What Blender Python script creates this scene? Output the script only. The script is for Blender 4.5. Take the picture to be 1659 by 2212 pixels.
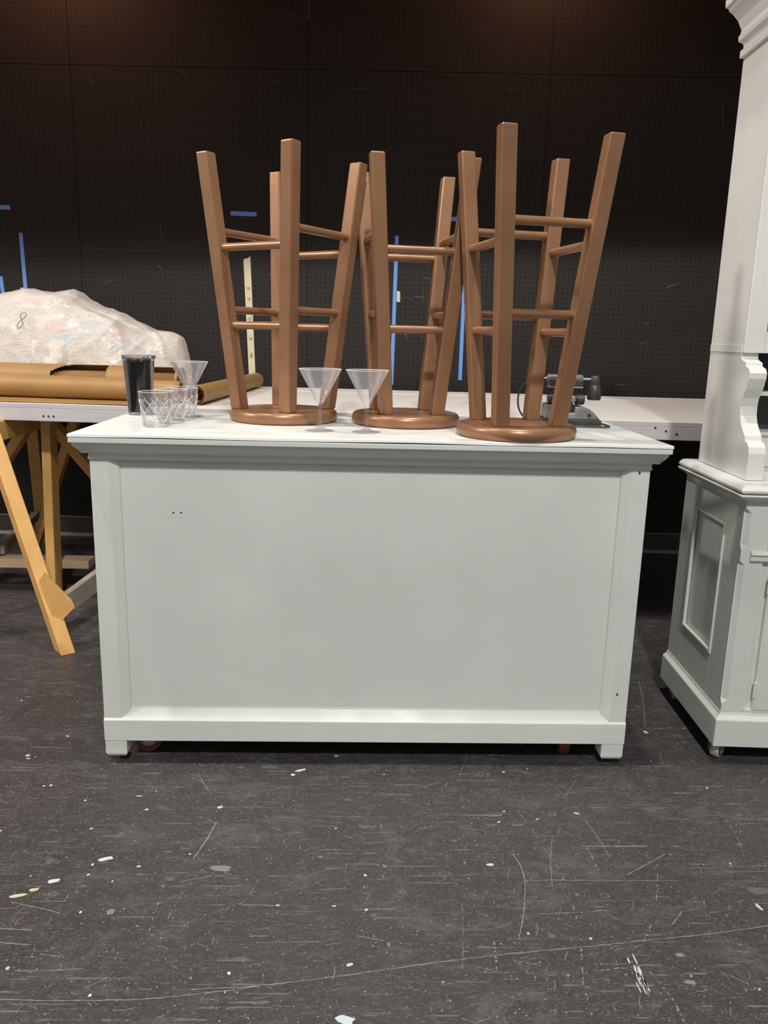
import bpy, bmesh, math, random
from mathutils import Vector, Matrix, noise

# ------------------------------------------------------------------ reset
for o in list(bpy.data.objects):
    bpy.data.objects.remove(o, do_unlink=True)
S = bpy.context.scene
COL = S.collection
rnd = random.Random(7)
PI = math.pi

# ------------------------------------------------------------------ camera
cam_d = bpy.data.cameras.new('camera')
cam = bpy.data.objects.new('camera', cam_d)
COL.objects.link(cam)
cam_d.sensor_fit = 'VERTICAL'
cam_d.sensor_height = 36.0
cam_d.lens = 36.0 * 1700.0 / 2212.0
cam_d.clip_start = 0.02
CR = Vector((0.999254, -0.029745, 0.024630))
CU = Vector((-0.017539, 0.218653, 0.975645))
CF = Vector((0.034406, 0.975349, -0.217968))
m = Matrix.Identity(4)
for i in range(3):
    m[i][0] = CR[i]; m[i][1] = CU[i]; m[i][2] = -CF[i]
m[2][3] = 1.165
cam.matrix_world = m
S.camera = cam

# ------------------------------------------------------------------ world, lights, exposure
W = bpy.data.worlds.new('world'); S.world = W
W.use_nodes = True
W.node_tree.nodes['Background'].inputs[0].default_value = (1.0, 0.985, 0.96, 1)
W.node_tree.nodes['Background'].inputs[1].default_value = 0.35

def lamp(name, loc, target, power, size, color=(1, 1, 1), kind='AREA'):
    d = bpy.data.lights.new(name, kind)
    d.energy = power; d.color = color
    if kind == 'AREA':
        d.shape = 'DISK'; d.size = size
    else:
        d.shadow_soft_size = size
    o = bpy.data.objects.new(name, d); COL.objects.link(o)
    o.location = loc
    o.rotation_euler = (Vector(target) - Vector(loc)).to_track_quat('-Z', 'Y').to_euler()
    return o

# work lights of the hall: two straight above the counter, one from the house, a warm one by the wall
lamp('work_light', (-1.60, 1.68, 4.2), (-0.9, 2.2, 0), 52, 0.13, (1.0, 0.955, 0.88))
lamp('work_light', (0.52, 1.68, 4.2), (0.4, 2.2, 0), 55, 0.13, (1.0, 0.955, 0.88))
lamp('side_light', (-4.70, 1.72, 4.2), (0.0, 2.3, 0.9), 150, 0.60, (1.0, 0.87, 0.80))
lamp('house_light', (0.15, -2.6, 5.2), (0.1, 2.2, 0.4), 250, 0.30, (1.0, 0.99, 0.95))
lamp('warm_light', (-1.7, 3.86, 3.35), (-1.7, 4.4, 3.1), 11, 0.2, (1.0, 0.42, 0.24))
lamp('warm_light', (0.9, 3.80, 3.35), (0.9, 4.4, 3.1), 7.5, 0.2, (1.0, 0.42, 0.24))

vs = S.view_settings
vs.view_transform = 'Standard'; vs.look = 'None'
vs.exposure = 0.0; vs.gamma = 1.0; vs.use_curve_mapping = False

# ------------------------------------------------------------------ materials
def new_mat(name):
    mt = bpy.data.materials.new(name); mt.use_nodes = True
    nt = mt.node_tree
    return mt, nt, nt.nodes['Principled BSDF']

def N(nt, kind, **kw):
    n = nt.nodes.new(kind)
    for k, v in kw.items():
        if k.startswith('i_'):
            n.inputs[k[2:].replace('_', ' ')].default_value = v
        else:
            setattr(n, k, v)
    return n

def math_n(nt, op, a, b=None, c=None):
    n = nt.nodes.new('ShaderNodeMath'); n.operation = op
    for i, v in enumerate((a, b, c)):
        if v is None: continue
        if isinstance(v, (int, float)): n.inputs[i].default_value = v
        else: nt.links.new(v, n.inputs[i])
    return n.outputs[0]

def mix_col(nt, fac, a, b):
    n = nt.nodes.new('ShaderNodeMix'); n.data_type = 'RGBA'
    for sock, v in ((n.inputs[0], fac), (n.inputs[6], a), (n.inputs[7], b)):
        if isinstance(v, (int, float)): sock.default_value = v
        elif isinstance(v, tuple): sock.default_value = (*v, 1)
        else: nt.links.new(v, sock)
    return n.outputs[2]

def coords(nt, scale=(1, 1, 1), rot=(0, 0, 0), kind='Object'):
    tc = nt.nodes.new('ShaderNodeTexCoord')
    mp = nt.nodes.new('ShaderNodeMapping')
    mp.inputs['Scale'].default_value = scale; mp.inputs['Rotation'].default_value = rot
    nt.links.new(tc.outputs[kind], mp.inputs[0])
    return mp.outputs[0]

def noise_n(nt, vec, scale, detail=3, rough=0.5, dist=0.0):
    n = nt.nodes.new('ShaderNodeTexNoise')
    n.inputs['Scale'].default_value = scale; n.inputs['Detail'].default_value = detail
    n.inputs['Roughness'].default_value = rough; n.inputs['Distortion'].default_value = dist
    nt.links.new(vec, n.inputs['Vector'])
    return n.outputs['Fac']

def ramp(nt, fac, lo, hi, a=0.0, b=1.0):
    n = nt.nodes.new('ShaderNodeMapRange')
    n.inputs[1].default_value = lo; n.inputs[2].default_value = hi
    n.inputs[3].default_value = a; n.inputs[4].default_value = b
    nt.links.new(fac, n.inputs[0])
    return n.outputs[0]

def bump(nt, bsdf, height, strength, dist=0.002):
    b = nt.nodes.new('ShaderNodeBump')
    b.inputs['Strength'].default_value = strength; b.inputs['Distance'].default_value = dist
    nt.links.new(height, b.inputs['Height']); nt.links.new(b.outputs[0], bsdf.inputs['Normal'])

def simple(name, col, rough=0.5, metal=0.0, col2=None, nscale=20, stretch=(1, 1, 1), bstr=0.0, bscale=60, bdist=0.001, spec=0.5):
    mt, nt, b = new_mat(name)
    b.inputs['Roughness'].default_value = rough
    b.inputs['Metallic'].default_value = metal
    b.inputs['Specular IOR Level'].default_value = spec
    v = coords(nt, stretch)
    if col2:
        f = ramp(nt, noise_n(nt, v, nscale, 4, 0.6), 0.35, 0.68)
        nt.links.new(mix_col(nt, f, col, col2), b.inputs['Base Color'])
    else:
        b.inputs['Base Color'].default_value = (*col, 1)
    if bstr:
        bump(nt, b, noise_n(nt, v, bscale, 3, 0.55), bstr, bdist)
    return mt

def paint_mat(name, col, col2, grain=(1, 1, 1), rough=0.42, bstr=0.45, drips=0.5):
    """thick brushed white house paint over wood: faint tone drift, brush strokes, little lumps"""
    mt, nt, b = new_mat(name)
    v = coords(nt)
    g = coords(nt, grain)
    f = ramp(nt, noise_n(nt, v, 2.6, 3, 0.55), 0.3, 0.72)
    c = mix_col(nt, f, col, col2)
    nt.links.new(c, b.inputs['Base Color'])
    r = ramp(nt, noise_n(nt, v, 9, 3), 0.3, 0.7, rough - 0.08, rough + 0.1)
    nt.links.new(r, b.inputs['Roughness'])
    strokes = noise_n(nt, g, 34, 4, 0.65)
    lumps = ramp(nt, noise_n(nt, v, 38, 1, 0.4), 0.70, 0.80)
    h = math_n(nt, 'ADD', strokes, math_n(nt, 'MULTIPLY', lumps, drips))
    bump(nt, b, h, bstr, 0.0014)
    return mt

M = {}
M['paint'] = paint_mat('pale_grey_paint', (0.70, 0.73, 0.69), (0.78, 0.80, 0.76), (0.12, 1, 1.6))
M['paint_v'] = paint_mat('pale_grey_paint_upright', (0.70, 0.73, 0.69), (0.78, 0.80, 0.76), (1.5, 1.5, 0.12))
M['paint_top'] = paint_mat('white_top_paint', (0.73, 0.755, 0.725), (0.78, 0.795, 0.77), (0.12, 1.5, 1), 0.34, 0.22)
M['hutch'] = paint_mat('hutch_paint', (0.66, 0.665, 0.635), (0.75, 0.75, 0.72), (1.2, 1.2, 0.2), 0.33, 0.3, 0.8)
M['seam'] = simple('dark_gap', (0.02, 0.02, 0.02), 0.8)

def copper_mat():
    mt, nt, b = new_mat('bronze_paint')
    v = coords(nt)
    f = ramp(nt, noise_n(nt, v, 6, 4, 0.6), 0.3, 0.7)
    c = mix_col(nt, f, (0.265, 0.130, 0.066), (0.335, 0.176, 0.094))
    chips = ramp(nt, noise_n(nt, v, 60, 2, 0.5), 0.80, 0.83)
    c = mix_col(nt, chips, c, (0.60, 0.46, 0.34))
    nt.links.new(c, b.inputs['Base Color'])
    b.inputs['Metallic'].default_value = 0.3
    b.inputs['Roughness'].default_value = 0.33
    bump(nt, b, noise_n(nt, v, 420, 2), 0.06, 0.0005)
    return mt
M['bronze'] = copper_mat()

def wood_mat(name, a, bcol, axis_scale, dirt=0.25):
    mt, nt, b = new_mat(name)
    v = coords(nt, axis_scale)
    w = coords(nt)
    g = noise_n(nt, v, 11, 5, 0.62, 0.6)
    c = mix_col(nt, ramp(nt, g, 0.3, 0.72), a, bcol)
    d = ramp(nt, noise_n(nt, w, 5, 4, 0.6), 0.55, 0.78, 0, dirt)
    c = mix_col(nt, d, c, (0.16, 0.10, 0.055))
    nt.links.new(c, b.inputs['Base Color'])
    b.inputs['Roughness'].default_value = 0.55
    bump(nt, b, g, 0.15, 0.001)
    return mt
M['pine'] = wood_mat('varnished_pine', (0.68, 0.37, 0.105), (0.80, 0.48, 0.17), (1.2, 1.2, 1.2))
M['pine_pink'] = wood_mat('raw_pine', (0.52, 0.36, 0.24), (0.62, 0.45, 0.31), (1, 6, 6))
M['pine_grey'] = wood_mat('weathered_pine', (0.34, 0.29, 0.24), (0.44, 0.38, 0.32), (5, 1, 5))

def tabletop_mat():
    mt, nt, b = new_mat('whitewashed_board')
    v = coords(nt, (0.5, 9, 4))
    w = coords(nt)
    g = ramp(nt, noise_n(nt, v, 7, 5, 0.65), 0.42, 0.66)
    c = mix_col(nt, g, (0.82, 0.785, 0.745), (0.70, 0.65, 0.61))
    s = ramp(nt, noise_n(nt, w, 4, 5, 0.7), 0.62, 0.74)
    c = mix_col(nt, s, c, (0.60, 0.55, 0.53))
    nt.links.new(c, b.inputs['Base Color'])
    b.inputs['Roughness'].default_value = 0.5
    bump(nt, b, g, 0.1, 0.001)
    return mt
M['tabletop'] = tabletop_mat()
M['apron'] = simple('greyed_white_paint', (0.60, 0.58, 0.60), 0.5, 0, (0.47, 0.45, 0.47), 6, (0.3, 1, 2), 0.2, 50)
M['kraft'] = simple('kraft_paper', (0.33, 0.185, 0.062), 0.5, 0, (0.39, 0.225, 0.085), 5, (1, 1, 1), 0.12, 14, 0.002)
M['kraft_in'] = simple('kraft_paper_inside', (0.28, 0.145, 0.05), 0.75)

def peg_mat():
    mt, nt, b = new_mat('pegboard')
    tc = nt.nodes.new('ShaderNodeTexCoord')
    sp = nt.nodes.new('ShaderNodeSeparateXYZ'); nt.links.new(tc.outputs['Object'], sp.inputs[0])
    P = 0.0254
    def cell(o):
        fr = math_n(nt, 'FRACT', math_n(nt, 'ADD', math_n(nt, 'DIVIDE', o, P), 100.0))
        return math_n(nt, 'MULTIPLY', math_n(nt, 'SUBTRACT', fr, 0.5), P)
    dx, dz = cell(sp.outputs[0]), cell(sp.outputs[2])
    d = math_n(nt, 'SQRT', math_n(nt, 'ADD', math_n(nt, 'MULTIPLY', dx, dx), math_n(nt, 'MULTIPLY', dz, dz)))
    hole = ramp(nt, d, 0.0040, 0.0047, 1.0, 0.0)
    v = coords(nt)
    base = mix_col(nt, ramp(nt, noise_n(nt, v, 1.7, 4, 0.6), 0.35, 0.7), (0.0135, 0.0108, 0.0086), (0.0178, 0.0145, 0.0118))
    sc = ramp(nt, noise_n(nt, coords(nt, (1, 1, 3.5), (0, 0.25, 0)), 9, 6, 0.75, 1.0), 0.70, 0.80, 0, 0.5)
    base = mix_col(nt, sc, base, (0.05, 0.043, 0.039))
    c = mix_col(nt, hole, base, (0.002, 0.002, 0.002))
    nt.links.new(c, b.inputs['Base Color'])
    b.inputs['Roughness'].default_value = 0.62
    b.inputs['Specular IOR Level'].default_value = 0.3
    bump(nt, b, math_n(nt, 'MULTIPLY', hole, -1.0), 0.6, 0.004)
    return mt
M['peg'] = peg_mat()
M['black'] = simple('matt_black', (0.012, 0.011, 0.011), 0.8)
M['base_dark'] = simple('dark_skirting', (0.05, 0.045, 0.042), 0.45, 0, (0.075, 0.066, 0.06), 5, (0.3, 1, 1))
M['base_edge'] = simple('worn_skirting_edge', (0.30, 0.27, 0.24), 0.5, 0, (0.20, 0.18, 0.16), 8, (0.5, 1, 1))

def floor_mat():
    mt, nt, b = new_mat('scuffed_black_floor')
    v = coords(nt)
    big = ramp(nt, noise_n(nt, v, 1.3, 5, 0.6), 0.35, 0.68)
    c = mix_col(nt, big, (0.040, 0.036, 0.037), (0.051, 0.046, 0.047))
    red = ramp(nt, noise_n(nt, v, 1.9, 3, 0.5, 0.4), 0.55, 0.75, 0, 0.55)
    c = mix_col(nt, red, c, (0.050, 0.036, 0.039))
    # dusty mottling, streaked along x
    st = noise_n(nt, coords(nt, (0.35, 1.3, 1), (0, 0, 0.05)), 46, 6, 0.72, 0.8)
    c = mix_col(nt, ramp(nt, st, 0.50, 0.74, 0, 0.60), c, (0.105, 0.099, 0.097))
    st2 = noise_n(nt, coords(nt, (1.2, 0.5, 1), (0, 0, 0.7)), 60, 5, 0.7, 1.2)
    c = mix_col(nt, ramp(nt, st2, 0.60, 0.74, 0, 0.5), c, (0.135, 0.128, 0.124))
    dk = noise_n(nt, v, 70, 4, 0.7)
    c = mix_col(nt, ramp(nt, dk, 0.56, 0.72, 0, 0.75), c, (0.018, 0.016, 0.0165))
    gr = noise_n(nt, coords(nt, (0.6, 1.25, 1), (0, 0, -0.1)), 210, 4, 0.75, 0.6)
    c = mix_col(nt, ramp(nt, gr, 0.52, 0.72, 0, 0.62), c, (0.195, 0.186, 0.18))
    c = mix_col(nt, ramp(nt, gr, 0.28, 0.44, 0.65, 0), c, (0.020, 0.018, 0.0185))
    # fine crossing scratches
    pt = noise_n(nt, coords(nt, (0.8, 1.2, 1), (0, 0, 0.3)), 7, 8, 0.78, 0.5)
    c = mix_col(nt, ramp(nt, pt, 0.52, 0.70, 0, 0.45), c, (0.155, 0.148, 0.145))
    for ang, sc, th in ((0.35, 40, 0.70), (-0.6, 34, 0.71), (1.35, 38, 0.71), (0.02, 50, 0.69)):
        s = noise_n(nt, coords(nt, (0.06, 3.4, 1), (0, 0, ang)), sc, 1, 0.5, 0.25)
        br = noise_n(nt, v, 9 + sc * 0.1, 3)
        f = math_n(nt, 'MULTIPLY', ramp(nt, s, th - 0.015, th + 0.005), ramp(nt, br, 0.50, 0.58))
        c = mix_col(nt, math_n(nt, 'MULTIPLY', f, 0.55), c, (0.24, 0.228, 0.222))
    # pale specks of dried paint
    for sc, r0, keep in ((95, 0.16, 0.80), (190, 0.20, 0.86), (40, 0.085, 0.80)):
        vo = nt.nodes.new('ShaderNodeTexVoronoi'); vo.inputs['Scale'].default_value = sc
        nt.links.new(v, vo.inputs['Vector'])
        sel = nt.nodes.new('ShaderNodeSeparateColor'); nt.links.new(vo.outputs['Color'], sel.inputs[0])
        f = math_n(nt, 'MULTIPLY', ramp(nt, vo.outputs['Distance'], r0 * 0.7, r0, 1, 0),
                   math_n(nt, 'GREATER_THAN', sel.outputs[0], keep))
        c = mix_col(nt, math_n(nt, 'MULTIPLY', f, 0.8), c, (0.38, 0.37, 0.355))
    # chip outlines
    vo = nt.nodes.new('ShaderNodeTexVoronoi'); vo.inputs['Scale'].default_value = 17
    vo.inputs['Randomness'].default_value = 1.0
    nt.links.new(coords(nt, (0.7, 1.0, 1)), vo.inputs['Vector'])
    sel = nt.nodes.new('ShaderNodeSeparateColor'); nt.links.new(vo.outputs['Color'], sel.inputs[0])
    wob = math_n(nt, 'ADD', vo.outputs['Distance'], math_n(nt, 'MULTIPLY', noise_n(nt, v, 60, 2), 0.16))
    ring = math_n(nt, 'MULTIPLY', ramp(nt, wob, 0.19, 0.21), ramp(nt, wob, 0.225, 0.245, 1, 0))
    f = math_n(nt, 'MULTIPLY', ring, math_n(nt, 'GREATER_THAN', sel.outputs[1], 0.80))
    c = mix_col(nt, math_n(nt, 'MULTIPLY', f, 0.45), c, (0.20, 0.187, 0.175))
    nt.links.new(c, b.inputs['Base Color'])
    nt.links.new(ramp(nt, noise_n(nt, v, 30, 4, 0.7), 0.3, 0.7, 0.40, 0.62), b.inputs['Roughness'])
    b.inputs['Specular IOR Level'].default_value = 0.45
    bump(nt, b, st, 0.12, 0.001)
    return mt
M['floor'] = floor_mat()
M['scratch'] = simple('scratch_dust', (0.27, 0.258, 0.245), 0.8)
FLK = [simple('fleck_' + n, c, 0.6) for n, c in (
    ('white', (0.62, 0.60, 0.57)), ('lime', (0.55, 0.56, 0.36)), ('cream', (0.56, 0.47, 0.30)), ('grey', (0.20, 0.192, 0.185)),
    ('aqua', (0.35, 0.52, 0.55)), ('pale_blue', (0.55, 0.60, 0.64)), ('bone', (0.55, 0.53, 0.46)), ('dull', (0.105, 0.10, 0.096)))]

def clear_mat(name, tint, spec=1.0, milk=0.03, edge=0.35):
    """thin clear plastic: see-through with a clear-coat reflection that grows at grazing angles"""
    mt = bpy.data.materials.new(name); mt.use_nodes = True
    nt = mt.node_tree; nt.nodes.clear()
    out = nt.nodes.new('ShaderNodeOutputMaterial')
    tr = nt.nodes.new('ShaderNodeBsdfTransparent'); tr.inputs[0].default_value = (*tint, 1)
    gl = nt.nodes.new('ShaderNodeBsdfGlossy'); gl.inputs['Roughness'].default_value = 0.03
    df = nt.nodes.new('ShaderNodeBsdfDiffuse'); df.inputs[0].default_value = (0.82, 0.81, 0.84, 1)
    lw = nt.nodes.new('ShaderNodeLayerWeight'); lw.inputs['Blend'].default_value = 0.22
    f = math_n(nt, 'MULTIPLY', lw.outputs['Fresnel'], spec)
    m1 = nt.nodes.new('ShaderNodeMixShader'); nt.links.new(f, m1.inputs[0])
    nt.links.new(tr.outputs[0], m1.inputs[1]); nt.links.new(gl.outputs[0], m1.inputs[2])
    e = math_n(nt, 'MULTIPLY_ADD', math_n(nt, 'POWER', lw.outputs['Facing'], 3.0), edge, milk)  # white diffuse towards the edges stands in for bright refracted light
    m2 = nt.nodes.new('ShaderNodeMixShader'); nt.links.new(e, m2.inputs[0])
    nt.links.new(m1.outputs[0], m2.inputs[1]); nt.links.new(df.outputs[0], m2.inputs[2])
    nt.links.new(m2.outputs[0], out.inputs[0])
    return mt
M['clear'] = clear_mat('clear_plastic', (0.985, 0.98, 0.99), 0.40, 0.07, 0.75)
M['clear_glint'] = clear_mat('clear_painted_glint', (0.98, 0.975, 0.985), 0.6, 0.45, 0.5)  # whiter mix paints bright glints onto rims and cut ridges
M['clear_cut'] = clear_mat('clear_cut_plastic', (0.99, 0.99, 0.99), 0.35, 0.035, 0.7)
M['clear_thin'] = clear_mat('clear_thin', (0.99, 0.985, 0.985), 0.55, 0.004, 0.30)
M['clear_stem'] = clear_mat('clear_stem', (0.955, 0.95, 0.965), 0.6, 0.03, 0.3)
M['clear_film'] = clear_mat('clear_film', (0.95, 0.94, 0.95), 1.0, 0.10, 0.5)
M['cola'] = simple('black_drink', (0.006, 0.005, 0.005), 0.12)
M['ice'] = simple('dark_ice', (0.03, 0.026, 0.026), 0.08, 0, (0.16, 0.14, 0.13), 60)

def bag_mat():
    mt = bpy.data.materials.new('translucent_bag'); mt.use_nodes = True
    nt = mt.node_tree; b = nt.nodes['Principled BSDF']; out = nt.nodes['Material Output']
    b.inputs['Base Color'].default_value = (0.96, 0.925, 0.88, 1)
    b.inputs['Roughness'].default_value = 0.20
    n1 = noise_n(nt, coords(nt, (1.4, 1, 2.6), (0.2, 0.55, 0)), 5.5, 2, 0.5, 2.2)
    crease = ramp(nt, math_n(nt, 'ABSOLUTE', math_n(nt, 'SUBTRACT', n1, 0.5)), 0.0, 0.035, 1.0, 0.0)
    n3 = noise_n(nt, coords(nt, (1.2, 1, 2.0), (0.4, -0.5, 0)), 11, 2, 0.5, 1.8)
    cr2 = ramp(nt, math_n(nt, 'ABSOLUTE', math_n(nt, 'SUBTRACT', n3, 0.52)), 0.0, 0.03, 1.0, 0.0)
    n2 = noise_n(nt, coords(nt, (1.0, 1, 1.6), (0.5, -0.4, 0)), 9, 2, 0.5, 0.8)
    hh = math_n(nt, 'ADD', math_n(nt, 'MULTIPLY', crease, 0.30), math_n(nt, 'ADD', math_n(nt, 'MULTIPLY', cr2, 0.16), n2))
    bump(nt, b, hh, 0.42, 0.012)
    tl = nt.nodes.new('ShaderNodeBsdfTranslucent'); tl.inputs[0].default_value = (0.96, 0.90, 0.84, 1)
    tr = nt.nodes.new('ShaderNodeBsdfTransparent'); tr.inputs[0].default_value = (0.97, 0.95, 0.93, 1)
    m1 = nt.nodes.new('ShaderNodeMixShader'); m1.inputs[0].default_value = 0.25
    nt.links.new(b.outputs[0], m1.inputs[1]); nt.links.new(tl.outputs[0], m1.inputs[2])
    m2 = nt.nodes.new('ShaderNodeMixShader')
    nt.links.new(ramp(nt, n1, 0.3, 0.7, 0.16, 0.36), m2.inputs[0])
    nt.links.new(m1.outputs[0], m2.inputs[1]); nt.links.new(tr.outputs[0], m2.inputs[2])
    nt.links.new(m2.outputs[0], out.inputs[0])
    return mt
M['bag'] = bag_mat()
M['wall_scuff'] = simple('wall_scuff', (0.12, 0.11, 0.10), 0.7)
M['blue_tape'] = simple('blue_tape', (0.11, 0.26, 0.64), 0.6, 0, (0.13, 0.29, 0.68), 30)
M['cream_tape'] = simple('cream_tape', (0.62, 0.57, 0.38), 0.6, 0, (0.54, 0.50, 0.33), 14)
M['ink'] = simple('black_ink', (0.02, 0.02, 0.018), 0.7)
M['red_thing'] = simple('red_film', (0.85, 0.05, 0.04), 0.5)
M['blue_thing'] = simple('blue_film', (0.01, 0.36, 0.72), 0.5)
M['pillow'] = simple('cream_foam', (0.72, 0.62, 0.46), 0.8)
M['tool_black'] = simple('worn_black_plastic', (0.022, 0.022, 0.022), 0.42, 0, (0.05, 0.05, 0.05), 18)
M['tool_grey'] = simple('worn_grey_casting', (0.33, 0.33, 0.33), 0.4, 0.3, (0.13, 0.13, 0.13), 22)
M['tool_tan'] = simple('tan_plate', (0.45, 0.36, 0.22), 0.6)
M['steel'] = simple('bright_steel', (0.62, 0.62, 0.62), 0.25, 1.0)
M['cord'] = simple('dark_cord', (0.06, 0.06, 0.06), 0.5)
M['wheel_red'] = simple('dark_red_tyre', (0.16, 0.035, 0.025), 0.45)
M['wheel_grey'] = simple('grey_hub', (0.35, 0.34, 0.33), 0.4, 0.4)
M['wheel_cream'] = simple('cream_tyre', (0.50, 0.46, 0.38), 0.4, 0, (0.36, 0.32, 0.25), 30)
M['hutch_dark'] = simple('dark_interior', (0.035, 0.037, 0.040), 0.5)
M['navy'] = simple('navy_cloth', (0.03, 0.03, 0.14), 0.7)
M['mahogany'] = simple('red_brown_wood', (0.12, 0.045, 0.03), 0.4)
M['amber'] = simple('orange_wood', (0.62, 0.33, 0.10), 0.4)

# ------------------------------------------------------------------ mesh helpers
def link(name, bm, mat, parent=None, smooth=False, bevel=0.0, seg=2, autosmooth=True):
    me = bpy.data.meshes.new(name)
    bmesh.ops.recalc_face_normals(bm, faces=bm.faces)
    bm.to_mesh(me); bm.free()
    if mat: me.materials.append(mat if not isinstance(mat, str) else M[mat])
    o = bpy.data.objects.new(name, me); COL.objects.link(o)
    if parent: o.parent = parent
    if smooth:
        for p in me.polygons: p.use_smooth = True
        if autosmooth:
            me.set_sharp_from_angle(angle=math.radians(38))
    if bevel:
        md = o.modifiers.new('bevel', 'BEVEL'); md.width = bevel; md.segments = seg; md.limit_method = 'ANGLE'
        md.angle_limit = math.radians(30)
    return o

def tag(o, label, cat, group=None):
    o['label'] = label; o['category'] = cat
    if group: o['group'] = group
    return o

def thing(name, label, cat, loc=(0, 0, 0), rz=0.0, group=None):
    o = bpy.data.objects.new(name, None); COL.objects.link(o)
    o.empty_display_size = 0.05
    o.location = loc; o.rotation_euler = (0, 0, rz)
    return tag(o, label, cat, group)

def structure(o):
    o['kind'] = 'structure'; return o

def box(bm, lo, hi):
    v = [bm.verts.new((x, y, z)) for x in (lo[0], hi[0]) for y in (lo[1], hi[1]) for z in (lo[2], hi[2])]
    for f in ((0, 1, 3, 2), (4, 6, 7, 5), (0, 4, 5, 1), (2, 3, 7, 6), (0, 2, 6, 4), (1, 5, 7, 3)):
        bm.faces.new([v[i] for i in f])
    return bm

def BOX(lo, hi): return box(bmesh.new(), lo, hi)

def loft(bm, rings, closed=True, cap=True):
    vs_ = [[bm.verts.new(p) for p in r] for r in rings]
    n = len(rings[0])
    for a, b in zip(vs_[:-1], vs_[1:]):
        for i in range(n if closed else n - 1):
            j = (i + 1) % n
            bm.faces.new((a[i], a[j], b[j], b[i]))
    if cap:
        bm.faces.new(vs_[0][::-1]); bm.faces.new(vs_[-1])
    return bm

def extrude(prof, axis, a, b):
    """closed 2-D profile extruded along an axis; prof gives the other two coordinates in x,y,z order"""
    def P(t, p):
        return {'x': (t, p[0], p[1]), 'y': (p[0], t, p[1]), 'z': (p[0], p[1], t)}[axis]
    bm = bmesh.new()
    return loft(bm, [[P(a, p) for p in prof], [P(b, p) for p in prof]])

def lathe(prof, n=48, center=(0, 0, 0), closed=False, bm=None):
    bm = bm or bmesh.new()
    cols = []
    for k in range(n):
        a = 2 * PI * k / n
        cols.append([bm.verts.new((center[0] + r * math.cos(a), center[1] + r * math.sin(a), center[2] + z)) for r, z in prof])
    m_ = len(prof)
    for k in range(n):
        A, B = cols[k], cols[(k + 1) % n]
        for i in range(m_ if closed else m_ - 1):
            j = (i + 1) % m_
            if prof[i][0] < 1e-6 and prof[j][0] < 1e-6: continue
            bm.faces.new((A[i], B[i], B[j], A[j]))
    bmesh.ops.remove_doubles(bm, verts=bm.verts, dist=1e-6)
    return bm

def frame_of(d, up=Vector((0, 0, 1))):
    d = Vector(d).normalized()
    if abs(d.dot(up)) > 0.99: up = Vector((0, 1, 0))
    s = d.cross(up).normalized(); u = s.cross(d).normalized()
    return s, u

def tube(pts, r, n=12, bm=None, up=Vector((0, 0, 1))):
    bm = bm or bmesh.new()
    pts = [Vector(p) for p in pts]
    rings = []
    for i, p in enumerate(pts):
        d = pts[min(i + 1, len(pts) - 1)] - pts[max(i - 1, 0)]
        s, u = frame_of(d, up)
        rr = r[i] if isinstance(r, (list, tuple)) else r
        rings.append([p + s * (rr * math.cos(2 * PI * k / n)) + u * (rr * math.sin(2 * PI * k / n)) for k in range(n)])
    return loft(bm, rings)

def bar(a, b, w, t, up=(0, 0, 1), bm=None):
    """rectangular timber from a to b, w across, t along up-ish"""
    bm = bm or bmesh.new()
    a, b = Vector(a), Vector(b)
    s, u = frame_of(b - a, Vector(up))
    q = lambda p: [p + s * (sx * w / 2) + u * (sy * t / 2) for sx, sy in ((-1, -1), (1, -1), (1, 1), (-1, 1))]
    return loft(bm, [q(a), q(b)])

def spline(pts, n=8):
    P = [Vector(p) for p in pts]; out = []
    for i in range(len(P) - 1):
        p0, p1, p2, p3 = P[max(i - 1, 0)], P[i], P[i + 1], P[min(i + 2, len(P) - 1)]
        for k in range(n):
            t = k / n
            out.append(0.5 * ((2 * p1) + (p2 - p0) * t + (2 * p0 - 5 * p1 + 4 * p2 - p3) * t * t + (3 * p1 - p0 - 3 * p2 + p3) * t ** 3))
    out.append(P[-1]); return out

def interp(tab, x):
    if x <= tab[0][0]: return tab[0][1]
    for (a, va), (b, vb) in zip(tab[:-1], tab[1:]):
        if x <= b:
            t = (x - a) / (b - a); t = t * t * (3 - 2 * t) * 0.5 + t * 0.5
            return va + (vb - va) * t
    return tab[-1][1]

# ================================================================== THE SETTING
WA = math.radians(-2.986); YW = 4.385            # the pegboard wall stands three degrees off the counter
floor_o = structure(link('floor', BOX((-6, -5, -0.08), (6, 5.2, 0.0)), 'floor'))

wall = structure(link('wall_back', BOX((-5, 0.012, 0.0), (5, 0.12, 5.4)), 'black'))
wall.location = (0, YW, 0); wall.rotation_euler = (0, 0, WA)
US = [-3.944, -2.724, -1.505, -0.285, 0.940, 2.160, 3.380]
ZS = [0.100, 2.477, 4.915]
panel_mesh = {}
for i in range(len(US) - 1):
    for j in range(2):
        g = 0.0012
        o = link('pegboard_panel', BOX((US[i] + g, 0.0, ZS[j] + g), (US[i + 1] - g, 0.0115, ZS[j + 1] - g)), 'peg', wall)
# skirting: a dark board with a worn top edge and a quarter round at the floor
bb = structure(link('baseboard_back', BOX((-5, -0.016, 0.012), (5, -0.0005, 0.108)), 'base_dark'))
bb.location = (0, YW, 0); bb.rotation_euler = (0, 0, WA)
link('cap_strip', BOX((-5, -0.018, 0.1085), (5, -0.0005, 0.1125)), 'base_edge', bb)
prof = [(-0.0165, 0.0005), (-0.034, 0.0005)] + [(-0.0165 - 0.0175 * math.cos(a * PI / 12), 0.0005 + 0.0175 * math.sin(a * PI / 12)) for a in range(1, 7)]
link('quarter_round', extrude(prof, 'x', -5, 5), 'base_edge', bb, smooth=True)

structure(link('ceiling', BOX((-6, -5, 5.4), (6, 5.2, 5.5)), 'black'))
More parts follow.
